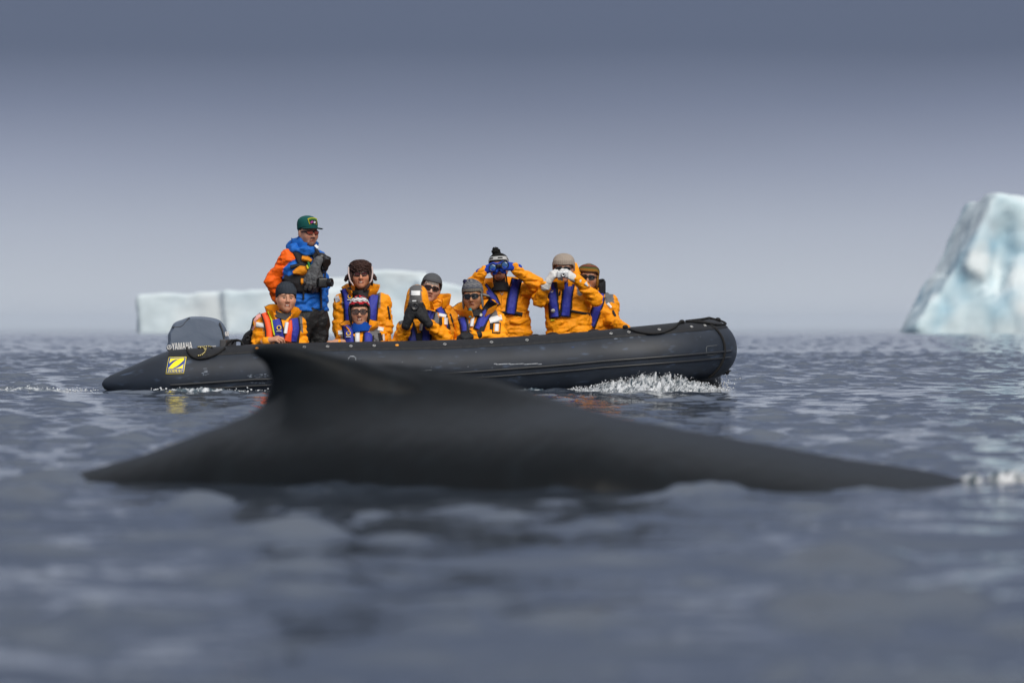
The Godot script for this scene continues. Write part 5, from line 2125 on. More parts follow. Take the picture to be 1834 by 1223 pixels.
# C: the woman in the fur hat
func woman_in_fur_hat() -> void:
	var P := person("smiling person in brown fur hat with ear flaps and tinted glasses", Vector3(-1.275, -0.1, -0.35), {
		"head": Vector3(-0.002, 1.055, 0.04), "yaw": 4.0, "pitch": -2.0, "roll": 2.0, "face": "woman", "skin": Color(0.50, 0.225, 0.13), "teeth": true, "hair": Color(0.015, 0.01, 0.008), "gaiter": Color(0.012, 0.012, 0.014),
		"neck": Vector3(0.005, 0.913, 0.0), "chest": Vector3(0.009, 0.73, 0.0), "hip": Vector3(0.009, 0.4, 0.0),
		"sa": Vector3(-0.151, 0.829, 0.0), "sb": Vector3(0.179, 0.829, 0.0), "ea": Vector3(-0.184, 0.612, 0.03), "wa": Vector3(-0.132, 0.433, 0.16), "eb": Vector3(0.212, 0.612, 0.03), "wb": Vector3(0.207, 0.448, 0.16), "coat": Color(YELLOW.r * 0.93, YELLOW.g * 0.93, YELLOW.b), "yoke": GREY})
	collar(P, M.parka_plain, {"height": 0.11, "r0": 0.10, "r1": 0.15, "gap": 30.0, "lift": -0.01})
	var ga := MB.new()
	ga.tube(PackedVector3Array([Vector3(0.005, 0.871, 0.03), Vector3(0.005, 0.895, 0.03), Vector3(0.002, 0.927, 0.03)]), [0.10, 0.085, 0.07], 16)
	part("neck_gaiter", ga, M.black_cloth, P.node)
	var fur := fnl(0.06, 331, 3)
	var hat := MB.new()
	dome(hat, {"rim_front": 0.028, "rim_back": -0.05, "top": 0.145, "rx": 0.104, "rz": 0.118, "square": 3.2, "noise": fur, "amp": 0.024, "segs": 70, "rings": 34})
	var h := on_head(P, "fur_hat", hat, M.fur)
	for sd in [-1.0, 1.0]:
		var fm := MB.new()
		fm.ball(Vector3(sd * 0.088, -0.015, 0.012), Vector3(0.022, 0.085, 0.055), 26, 22, Basis.from_euler(Vector3(0, 0, sd * 0.16)), fur, 0.22)
		part("ear_flap", fm, M.fur, h)
		var tr := MB.new()
		tr.tube(PackedVector3Array([Vector3(sd * 0.106, 0.075, 0.03), Vector3(sd * 0.111, 0.02, 0.05), Vector3(sd * 0.098, -0.05, 0.062), Vector3(sd * 0.07, -0.095, 0.06)]), [0.006, 0.008, 0.008, 0.005], 8)
		part("flap_trim", tr, M.pale_lining, h)
		var tip := MB.new()
		tip.ball(Vector3(sd * 0.126, -0.02, -0.02), Vector3(0.02, 0.036, 0.03), 18, 14, Basis.from_euler(Vector3(0, 0, sd * 0.5)), fur, 0.3)
		part("ear_flap", tip, M.fur, h)
	var lt := MB.new()
	lt.ball(Vector3(0.055, -0.115, 0.07), Vector3(0.016, 0.05, 0.02), 16, 12, Basis.from_euler(Vector3(0, 0, -0.7)), fur, 0.2)
	part("ear_flap", lt, M.fur, h)
	glasses(P, M.brown_lens, M.black_plastic, {"half_height": 0.017, "y": 0.008, "rim": 0.004})
	vest_panel(P, PackedVector2Array([Vector2(-0.127, 0.942), Vector2(-0.104, 0.876), Vector2(-0.094, 0.777), Vector2(-0.085, 0.551)]), 0.075)
	vest_panel(P, PackedVector2Array([Vector2(0.113, 0.89), Vector2(0.104, 0.81), Vector2(0.094, 0.669), Vector2(0.089, 0.542)]), 0.075)
	ring_mark(P, Vector2(-0.089, 0.876), 0.0165)
	patch(P, Vector2(-0.216, 0.848), Vector2(-0.179, 0.862), 0.05, M.reflect)
	band(P, "zip", PackedVector2Array([Vector2(0.141, 0.81), Vector2(0.127, 0.706)]), 0.011, 0.006, M.black_cloth, {"lift": 0.004, "across": 3})
	patch(P, Vector2(0.231, 0.796), Vector2(0.249, 0.683), 0.014, M.black_cloth, "sleeve_strap")

# D: in front of her
func person_in_knit_hat() -> void:
	var P := person("person in red white and black bobble hat and blue scarf, sitting low", Vector3(-1.258, -0.1, 0.28), {
		"head": Vector3(-0.002, 0.743, 0.03), "yaw": 3.0, "pitch": 0.0, "roll": 1.0, "face": "woman", "skin": Color(0.47, 0.24, 0.155), "hair": Color(0.012, 0.01, 0.01), "gaiter": Color(0.01, 0.06, 0.28), "teeth": true,
		"neck": Vector3(0.005, 0.616, 0.0), "chest": Vector3(0.009, 0.487, 0.0), "hip": Vector3(0.009, 0.275, 0.0), "bulk": 0.92,
		"sa": Vector3(-0.115, 0.533, 0.0), "sb": Vector3(0.152, 0.538, 0.0), "ea": Vector3(-0.152, 0.386, 0.05), "wa": Vector3(-0.18, 0.483, 0.2), "eb": Vector3(0.184, 0.386, 0.05), "wb": Vector3(0.147, 0.321, 0.2),
		"ha": {"at": Vector3(-0.17, 0.492, 0.2), "dir": Vector3(-0.85, 0.0, 0.5), "back": Vector3(0, 1, 0.2), "side": -1.0, "curl": 0.8}, "coat": Color(YELLOW.r * 1.02, YELLOW.g * 1.02, YELLOW.b), "yoke": GREY})
	collar(P, M.parka_plain, {"height": 0.09, "r0": 0.10, "r1": 0.155, "gap": 40.0, "lift": -0.012, "dip": 1.4})
	var sc := MB.new()
	sc.tube(PackedVector3Array([Vector3(0.014, 0.566, 0.045), Vector3(0.009, 0.607, 0.035), Vector3(0.005, 0.649, 0.03)]), [0.085, 0.082, 0.068], 18)
	part("scarf", sc, M.blue_fleece, P.node)
	var black := Color(0.012, 0.012, 0.014)
	var red := Color(0.42, 0.02, 0.035)
	var wht := Color(0.62, 0.62, 0.64)
	var hat := MB.new()
	dome(hat, {"rim_front": 0.05, "rim_back": -0.06, "top": 0.152, "ribs": 28, "rib": 0.002, "segs": 112, "rings": 30, "rx": 0.094, "rz": 0.108, "square": 1.7, "look": knit([[0.16, black], [0.30, red, black, 14.0], [0.40, red], [0.58, wht, black, 20.0, 1], [0.70, wht], [0.80, wht, black, 14.0, 1], [1.01, red, black, 12.0]], 1)})
	pompom(hat, Vector3(-0.035, 0.162, -0.02), 0.028, black)
	var h := on_head(P, "bobble_hat", hat, M.knit)
	for sd in [-1.0, 1.0]:
		var fm := MB.new()
		fm.ball(Vector3(sd * 0.083, -0.03, 0.005), Vector3(0.016, 0.085, 0.06), 20, 16, Basis.from_euler(Vector3(0, 0, sd * -0.1)), fnl(0.03, 341, 2), 0.1)
		part("ear_flap", fm, M.black_cloth, h)
	glasses(P, M.clear_brown_lens, M.black_plastic, {"half_height": 0.021, "half_width": 0.031, "y": 0.0, "rim": 0.003, "z": 0.106})
	vest_panel(P, PackedVector2Array([Vector2(-0.101, 0.635), Vector2(-0.088, 0.566), Vector2(-0.078, 0.46)]), 0.075)
	vest_panel(P, PackedVector2Array([Vector2(0.097, 0.63), Vector2(0.078, 0.561), Vector2(0.069, 0.46)]), 0.07)
	ring_mark(P, Vector2(-0.088, 0.566), 0.0165)
	band(P, "reflective_strip", PackedVector2Array([Vector2(-0.014, 0.589), Vector2(-0.014, 0.487)]), 0.038, 0.008, M.reflect, {"torso": true, "lift": 0.012, "across": 3})
	patch(P, Vector2(-0.175, 0.57), Vector2(-0.134, 0.579), 0.036, M.reflect)
	patch(P, Vector2(0.152, 0.607), Vector2(0.198, 0.598), 0.032, M.reflect)
	patch(P, Vector2(0.166, 0.57), Vector2(0.18, 0.506), 0.026, M.black_cloth, "sleeve_strap")
	patch(P, Vector2(0.198, 0.561), Vector2(0.203, 0.506), 0.016, M.reflect)

# E: hood up, behind a camera
func hooded_photographer() -> void:
	var P := person("hooded person hidden behind a black camera held in thick black gloves", Vector3(-0.761, -0.1, 0.24), {
		"head": Vector3(-0.023, 0.824, 0.0), "yaw": -3.0, "pitch": 6.0, "roll": 0.0, "skin": Color(0.45, 0.24, 0.16), "hair": Color(0.012, 0.012, 0.012), "gaiter": Color(0.012, 0.012, 0.012),
		"neck": Vector3(-0.018, 0.681, -0.02), "chest": Vector3(0.0, 0.542, -0.02), "hip": Vector3(0.014, 0.298, -0.02),
		"sa": Vector3(-0.115, 0.607, 0.0), "sb": Vector3(0.134, 0.658, -0.03), "ea": Vector3(-0.18, 0.469, 0.09), "wa": Vector3(-0.092, 0.653, 0.24), "eb": Vector3(0.208, 0.524, 0.1), "wb": Vector3(0.055, 0.662, 0.24),
		"ha": {"at": Vector3(-0.092, 0.672, 0.27), "dir": Vector3(0.35, 0.9, 0.1), "back": Vector3(-0.55, 0.1, 0.85), "side": -1.0, "curl": 0.8, "glove": M.black_glove, "grow": 0.014},
		"hb": {"at": Vector3(0.046, 0.681, 0.27), "dir": Vector3(-0.62, 0.75, 0.1), "back": Vector3(0.3, 0.1, 0.9), "side": 1.0, "curl": 0.8, "glove": M.black_glove, "grow": 0.014}, "coat": Color(YELLOW.r * 0.96, YELLOW.g * 0.96, YELLOW.b), "yoke": GREY})
	# hood: a deep shell with a stiff peak, open in front below the brows
	var hd := MB.new()
	var rows := []
	for i in 15:
		var f := i / 14.0
		var row := PackedVector3Array()
		for j in 33:
			var a := lerpf(-PI * 0.98, PI * 0.98, j / 32.0)
			row.append(Vector3.ZERO)
		rows.append(row)
	# peak and crown
	var crown := []
	for i in 20:
		var f := i / 19.0
		var row := PackedVector3Array()
		for j in 40:
			var a := TAU * j / 40.0
			var fr := cos(a) * 0.5 + 0.5
			var rim := lerpf(-0.15, 0.012, smoothstep(0.70, 0.92, fr))
			var y := lerpf(rim, 0.158, sin(f * PI / 2))
			var q := clampf((y + 0.02) / 0.178, 0.0, 1.0)
			var sc := pow(maxf(0.0, 1.0 - pow(q, 3.4)), 0.5)
			if y > 0.157:
				sc = 0.0
			var wide := lerpf(0.118, 0.098, smoothstep(-0.1, 0.12, y)) * (1.0 + 0.03 * sin(a * 6.0 + y * 30.0))
			row.append(Vector3(sin(a) * wide * sc, y, cos(a) * (0.122 + 0.02 * fr * (1.0 - q)) * sc - 0.005))
		crown.append(row)
	hd.grid(crown, true, false, false)
	for i in hd.v.size():
		var q := hd.v[i]
		hd.c[i] = Color(0.10, 0.10, 0.105) if absf(q.x + 0.010) < 0.058 and q.z > 0.0 else YELLOW
	var hood := on_head(P, "hood", hd, M.parka)
	var hp := MB.new()
	var pr := []
	for i in 6:
		var row := PackedVector3Array()
		for j in 9:
			var x := lerpf(-0.048, 0.036, j / 8.0)
			var y := lerpf(0.072, 0.112, i / 5.0)
			var q := (y + 0.02) / 0.178
			var sc := pow(1.0 - pow(q, 3.4), 0.5)
			var s := x / 0.1
			row.append(Vector3(x, y, (0.122 + 0.02 * (1.0 - q)) * sc * sqrt(1.0 - s * s) + 0.001))
		for j in range(8, -1, -1):
			row.append(row[j] + Vector3(0, 0, -0.01))
		pr.append(row)
	hp.grid(pr)
	part("reflective_patch", hp, M.reflect, hood)
	var lining := MB.new()
	lining.ball(Vector3(0, -0.075, 0.01), Vector3(0.098, 0.10, 0.10), 18, 12)
	part("hood_lining", lining, M.black_cloth, hood)
	vest_panel(P, PackedVector2Array([Vector2(-0.097, 0.662), Vector2(-0.069, 0.589), Vector2(-0.051, 0.478)]), 0.068, M.vest_dark)
	vest_panel(P, PackedVector2Array([Vector2(0.088, 0.755), Vector2(0.065, 0.653), Vector2(0.046, 0.478)]), 0.07, M.vest_dark)
	band(P, "waistcoat", PackedVector2Array([Vector2(-0.005, 0.57), Vector2(0.0, 0.469)]), 0.07, 0.02, M.black_cloth, {"torso": true, "lift": 0.006, "across": 4})
	band(P, "reflective_strip", PackedVector2Array([Vector2(0.014, 0.653), Vector2(0.009, 0.589)]), 0.024, 0.012, M.reflect, {"torso": true, "lift": 0.012, "across": 3})
	patch(P, Vector2(0.157, 0.722), Vector2(0.217, 0.709), 0.026, M.reflect)
	patch(P, Vector2(0.217, 0.695), Vector2(0.217, 0.639), 0.028, M.reflect)
	patch(P, Vector2(0.171, 0.699), Vector2(0.175, 0.639), 0.022, M.black_cloth, "sleeve_strap")
	var cm := thing("camera", "black compact camera held up in thick black gloves before a hooded face", "camera", P.node.position)
	var cx: Vector3 = Vector3(-0.028, 0.787, 0.27)
	var cb := MB.new()
	cb.box(cx, Vector3(0.125, 0.075, 0.04), 0.01)
	cb.box(cx + Vector3(-0.005, 0.042, 0.0), Vector3(0.05, 0.02, 0.035), 0.008)
	part("camera_body", cb, M.black_plastic, cm)
	cb = MB.new()
	cb.lathe(cx + Vector3(-0.006, -0.002, 0.018), PackedVector2Array([Vector2(0.034, 0.0), Vector2(0.034, 0.018), Vector2(0.029, 0.02), Vector2(0.028, 0.04), Vector2(0.024, 0.042), Vector2(0.019, 0.034), Vector2(0.001, 0.03)]), 24, Basis(Vector3.RIGHT, PI / 2))
	var lb := part("lens_barrel", cb, M.dark_metal, cm)
	cb = MB.new()
	cb.ball(cx + Vector3(-0.006, -0.002, 0.045), Vector3(0.016, 0.016, 0.006))
	part("lens_glass", cb, M.black_lens, lb)
	cb = MB.new()
	cb.box(cx + Vector3(-0.012, 0.044, 0.018), Vector3(0.034, 0.011, 0.004), 0.002)
	part("flash", cb, M.reflect, cm)

# F: behind the hooded one
func woman_in_grey_beanie() -> void:
	var P := person("person in plain grey beanie and sunglasses leaning out behind the hooded photographer", Vector3(-0.653, -0.1, -0.32), {
		"head": Vector3(-0.031, 0.941, 0.04), "yaw": 6.0, "pitch": 0.0, "roll": -13.0, "face": "woman", "skin": Color(0.52, 0.29, 0.20), "hair": Color(0.35, 0.32, 0.30), "gaiter": Color(0.02, 0.02, 0.02),
		"neck": Vector3(0.014, 0.81, 0.0), "chest": Vector3(0.038, 0.645, 0.0), "hip": Vector3(0.038, 0.363, 0.0), "bulk": 0.95,
		"sa": Vector3(-0.099, 0.711, 0.0), "sb": Vector3(0.103, 0.72, -0.03), "ea": Vector3(-0.132, 0.504, 0.05), "wa": Vector3(-0.085, 0.363, 0.2), "eb": Vector3(0.141, 0.532, 0.05), "wb": Vector3(0.118, 0.363, 0.2), "coat": Color(YELLOW.r * 0.86, YELLOW.g * 0.86, YELLOW.b)})
	collar(P, M.parka_plain, {"height": 0.11, "r0": 0.088, "r1": 0.12, "gap": 20.0, "lift": 0.0})
	var hat := MB.new()
	dome(hat, {"rim_front": 0.062, "rim_back": -0.05, "top": 0.146, "rx": 0.092, "rz": 0.108, "square": 2.2, "cuff": 0.03, "segs": 60, "ribs": 30, "rib": 0.0012})
	var h := on_head(P, "beanie", hat, M.grey_knit)
	var fr := MB.new()
	for k in 9:
		var x := lerpf(-0.06, 0.05, k / 8.0)
		fr.tube(PackedVector3Array([Vector3(x * 0.9, 0.066, 0.088 - x * x * 6.0), Vector3(x, 0.045, 0.091 - x * x * 7.0), Vector3(x * 1.15 + 0.004, 0.025, 0.088 - x * x * 8.0)]), [0.007, 0.006, 0.002], 6)
	part("hair", fr, M.grey_hair, h)
	glasses(P, M.dark_brown_lens, M.black_plastic, {"half_height": 0.0205, "half_width": 0.03, "rim": 0.004})
	patch(P, Vector2(0.132, 0.73), Vector2(0.193, 0.565), 0.014, M.black_cloth, "sleeve_stripe")
	patch(P, Vector2(0.113, 0.608), Vector2(0.113, 0.523), 0.03, M.black_cloth, "sleeve_strap")
	band(P, "collar_fold", PackedVector2Array([Vector2(-0.009, 0.828), Vector2(0.024, 0.847), Vector2(0.056, 0.833)]), 0.02, 0.02, M.parka_plain, {"lift": 0.0, "across": 3})
	vest_panel(P, PackedVector2Array([Vector2(0.038, 0.781), Vector2(0.075, 0.711), Vector2(0.103, 0.598)]), 0.05)

# G: grey hat with ear flaps, arm along the tube
func man_with_ear_flaps() -> void:
	var P := person("man in grey knit hat with ear flaps and black sunglasses resting an arm", Vector3(-0.254, -0.1, 0.26), {
		"head": Vector3(-0.071, 0.87, 0.05), "yaw": -8.0, "pitch": 2.0, "roll": 3.0, "skin": Color(0.36, 0.165, 0.085), "hair": Color(0.03, 0.028, 0.027), "gaiter": Color(0.012, 0.012, 0.012),
		"neck": Vector3(-0.041, 0.736, 0.0), "chest": Vector3(-0.009, 0.579, 0.0), "hip": Vector3(0.018, 0.298, -0.02),
		"sa": Vector3(-0.148, 0.635, 0.02), "sb": Vector3(0.124, 0.676, -0.03), "ea": Vector3(-0.166, 0.45, 0.08), "wa": Vector3(-0.111, 0.367, 0.2), "eb": Vector3(0.161, 0.524, 0.08), "wb": Vector3(-0.055, 0.547, 0.24),
		"hb": {"at": Vector3(-0.065, 0.547, 0.24), "dir": Vector3(-1, -0.12, 0.2), "back": Vector3(0, 0.8, 0.6), "side": 1.0, "curl": 0.8, "glove": M.black_glove, "grow": 0.008}, "coat": Color(YELLOW.r * 1.03, YELLOW.g * 1.03, YELLOW.b), "yoke": GREY})
	collar(P, M.parka_plain, {"height": 0.14, "r0": 0.092, "r1": 0.175, "gap": 22.0, "lift": -0.01})
	var ga := MB.new()
	ga.tube(PackedVector3Array([Vector3(-0.051, 0.685, 0.05), Vector3(-0.055, 0.718, 0.04), Vector3(-0.06, 0.75, 0.035)]), [0.088, 0.078, 0.066], 16)
	part("neck_gaiter", ga, M.black_cloth, P.node)
	band(P, "scarf_end", PackedVector2Array([Vector2(-0.088, 0.773), Vector2(-0.092, 0.699)]), 0.028, 0.02, mat(lin(0.01, 0.30, 0.36), 0.8), {"lift": 0.03, "across": 3})
	var a1 := Color(0.17, 0.17, 0.18)
	var a2 := Color(0.07, 0.075, 0.10)
	var a3 := Color(0.15, 0.135, 0.115)
	var hat := MB.new()
	dome(hat, {"rim_front": 0.045, "rim_back": -0.05, "top": 0.162, "rx": 0.096, "rz": 0.11, "square": 1.9, "ribs": 30, "rib": 0.0022, "segs": 120, "rings": 30, "lean": Vector3(-0.03, 0, 0), "look": knit([[0.24, a3], [0.32, a2], [0.52, a1, a2, 22.0, 1], [0.62, a1], [0.78, a2, a1, 26.0, 1], [1.01, a1, a2, 16.0]], 2)})
	pompom(hat, Vector3(-0.058, 0.135, 0.02), 0.02, Color(0.02, 0.02, 0.06))
	var h := on_head(P, "knit_hat", hat, M.knit)
	for sd in [-1.0, 1.0]:
		var fm := MB.new()
		fm.col = a1
		fm.ball(Vector3(sd * 0.084, -0.03, 0.0), Vector3(0.012, 0.08, 0.045), 18, 14, Basis.from_euler(Vector3(0, 0, sd * 0.05)), fnl(0.05, 351, 2), 0.12)
		part("ear_flap", fm, M.knit, h)
	var wing := MB.new()
	wing.col = a1
	wing.ball(Vector3(0.115, 0.005, -0.01), Vector3(0.045, 0.012, 0.035), 16, 10, Basis.from_euler(Vector3(0, 0, -0.35)), fnl(0.05, 353, 2), 0.2)
	part("ear_flap", wing, M.knit, h)
	glasses(P, M.black_lens, M.black_plastic, {"half_height": 0.021, "half_width": 0.031, "rim": 0.0045, "y": 0.004})
	vest_panel(P, PackedVector2Array([Vector2(0.106, 0.828), Vector2(0.069, 0.778), Vector2(0.014, 0.685), Vector2(-0.023, 0.589)]), 0.072)
	vest_panel(P, PackedVector2Array([Vector2(-0.161, 0.695), Vector2(-0.143, 0.639), Vector2(-0.134, 0.575)]), 0.05)
	var bd := band(P, "round_badge", loop2(Vector2(-0.002, 0.718), 0.006), 0.014, 0.004, M.pale_print, {"torso": true, "lift": 0.036, "across": 3, "step": 0.006, "smooth": 0})
	band(P, "reflective_strip", PackedVector2Array([Vector2(-0.069, 0.704), Vector2(-0.078, 0.625)]), 0.03, 0.01, M.reflect, {"torso": true, "lift": 0.014, "across": 3})
	patch(P, Vector2(0.069, 0.672), Vector2(0.171, 0.695), 0.052, M.reflect)
	patch(P, Vector2(0.129, 0.655), Vector2(0.124, 0.566), 0.068, M.black_cloth, "sleeve_pocket")
	band(P, "sleeve_pocket_panel", PackedVector2Array([Vector2(0.129, 0.646), Vector2(0.124, 0.575)]), 0.054, 0.006, M.parka_plain, {"lift": 0.008, "across": 4})
	band(P, "reflective_patch", PackedVector2Array([Vector2(0.129, 0.644), Vector2(0.127, 0.584)]), 0.034, 0.008, M.reflect, {"lift": 0.012, "across": 4})
	patch(P, Vector2(0.083, 0.649), Vector2(0.083, 0.602), 0.022, M.black_cloth, "sleeve_strap")
	patch(P, Vector2(-0.101, 0.593), Vector2(-0.074, 0.579), 0.012, M.black_cloth, "cuff_strap")

# H: kneeling up with binoculars
func man_with_binoculars() -> void:
	var P := person("person in black bobble hat and blue gloves looking through binoculars", Vector3(-0.08, -0.1, -0.28), {
		"head": Vector3(-0.031, 1.126, 0.02), "yaw": -2.0, "pitch": -4.0, "roll": 3.0, "skin": Color(0.50, 0.23, 0.15), "hair": Color(0.012, 0.012, 0.012), "gaiter": Color(0.012, 0.012, 0.013),
		"neck": Vector3(-0.014, 0.964, -0.02), "chest": Vector3(0.019, 0.805, -0.02), "hip": Vector3(0.066, 0.448, -0.04), "hem": Vector3(0.056, 0.561, -0.03),
		"sa": Vector3(-0.15, 0.894, 0.0), "sb": Vector3(0.16, 0.899, -0.02), "ea": Vector3(-0.235, 0.983, 0.2), "wa": Vector3(-0.155, 1.091, 0.25), "eb": Vector3(0.291, 0.969, 0.16), "wb": Vector3(0.103, 1.114, 0.25),
		"ha": {"at": Vector3(-0.15, 1.091, 0.25), "dir": Vector3(0.8, 0.3, 0.25), "back": Vector3(-0.1, 0.55, 0.8), "side": -1.0, "curl": 0.95, "glove": M.blue_glove, "grow": 0.007},
		"hb": {"at": Vector3(0.089, 1.119, 0.25), "dir": Vector3(-0.85, 0.12, 0.25), "back": Vector3(0.1, 0.55, 0.8), "side": 1.0, "curl": 0.95, "glove": M.blue_glove, "grow": 0.007}, "coat": Color(YELLOW.r * 0.92, YELLOW.g * 0.92, YELLOW.b), "creases": 0.008})
	collar(P, M.parka_plain, {"height": 0.12, "r0": 0.092, "r1": 0.135, "gap": 34.0, "lift": -0.01})
	var ga := MB.new()
	ga.tube(PackedVector3Array([Vector3(-0.019, 0.908, 0.05), Vector3(-0.019, 0.945, 0.04), Vector3(-0.023, 0.988, 0.035)]), [0.08, 0.078, 0.070], 16)
	part("neck_gaiter", ga, M.black_cloth, P.node)
	var bk := Color(0.012, 0.012, 0.014)
	var wh := Color(0.42, 0.43, 0.44)
	var hat := MB.new()
	dome(hat, {"rim_front": 0.04, "rim_back": -0.05, "top": 0.128, "rx": 0.094, "rz": 0.108, "square": 1.9, "segs": 96, "rings": 28, "look": knit([[0.22, bk], [0.30, wh], [0.48, bk, wh, 12.0], [0.56, wh], [1.01, bk]], 3)})
	pompom(hat, Vector3(-0.02, 0.138, -0.01), 0.038, bk)
	on_head(P, "bobble_hat", hat, M.knit)
	vest_panel(P, PackedVector2Array([Vector2(0.122, 1.021), Vector2(0.099, 0.936), Vector2(0.08, 0.833), Vector2(0.066, 0.72)]), 0.072)
	vest_panel(P, PackedVector2Array([Vector2(-0.16, 0.964), Vector2(-0.113, 0.908), Vector2(-0.075, 0.861), Vector2(-0.047, 0.795)]), 0.05)
	band(P, "waist_belt", PackedVector2Array([Vector2(-0.005, 0.734), Vector2(0.085, 0.739), Vector2(0.169, 0.725)]), 0.03, 0.012, M.black_cloth, {"torso": true, "lift": 0.006, "across": 3})
	band(P, "pocket_flap", PackedVector2Array([Vector2(0.066, 0.664), Vector2(0.141, 0.659), Vector2(0.216, 0.687)]), [0.03, 0.05, 0.03], 0.014, M.parka_plain, {"torso": true, "lift": 0.004, "across": 5})
	band(P, "zip", PackedVector2Array([Vector2(0.0, 0.88), Vector2(-0.005, 0.776)]), 0.014, 0.006, M.parka_plain, {"torso": true, "lift": 0.006, "across": 3})
	for e in [[Vector2(-0.075, 0.992), Vector2(-0.042, 0.941), Vector2(-0.005, 0.889)], [Vector2(0.023, 0.992), Vector2(0.014, 0.936), Vector2(0.0, 0.889)]]:
		band(P, "draw_cord", PackedVector2Array(e), 0.006, 0.006, M.pale_print, {"lift": 0.008, "across": 2})
	var bn := thing("binoculars", "black binoculars with blue glinting lenses held to the eyes in blue gloves", "binoculars", P.node.position)
	var ends := [Vector3(-0.08, 1.114, 0.3), Vector3(0.021, 1.136, 0.3)]
	var body := MB.new()
	body.box((ends[0] + ends[1]) * 0.5 + Vector3(0, 0.004, -0.05), Vector3(0.045, 0.03, 0.11), 0.008)
	part("hinge_bridge", body, M.black_plastic, bn)
	for e in ends:
		var br := MB.new()
		br.lathe(e + Vector3(0, 0, -0.16), PackedVector2Array([Vector2(0.018, 0.0), Vector2(0.02, 0.02), Vector2(0.017, 0.03), Vector2(0.024, 0.05), Vector2(0.027, 0.09), Vector2(0.032, 0.13), Vector2(0.034, 0.16), Vector2(0.031, 0.163), Vector2(0.027, 0.155), Vector2(0.001, 0.15)]), 24, Basis(Vector3.RIGHT, PI / 2))
		var bp := part("barrel", br, M.black_plastic, bn)
		var gl := MB.new()
		gl.ball(e + Vector3(0, 0, -0.006), Vector3(0.0265, 0.0265, 0.006), 22, 8)
		part("objective_lens", gl, M.blue_lens, bp)
	var stp := MB.new()
	stp.tube(PackedVector3Array([Vector3(-0.075, 1.086, 0.2), Vector3(-0.073, 1.039, 0.16), Vector3(-0.075, 0.992, 0.14)]), 0.006, 6)
	part("neck_strap", stp, M.black_cloth, bn)
	stp = MB.new()
	stp.tube(PackedVector3Array([Vector3(0.019, 1.1, 0.2), Vector3(0.033, 1.035, 0.17), Vector3(0.038, 0.983, 0.14)]), 0.007, 6)
	part("neck_strap", stp, M.black_cloth, bn)

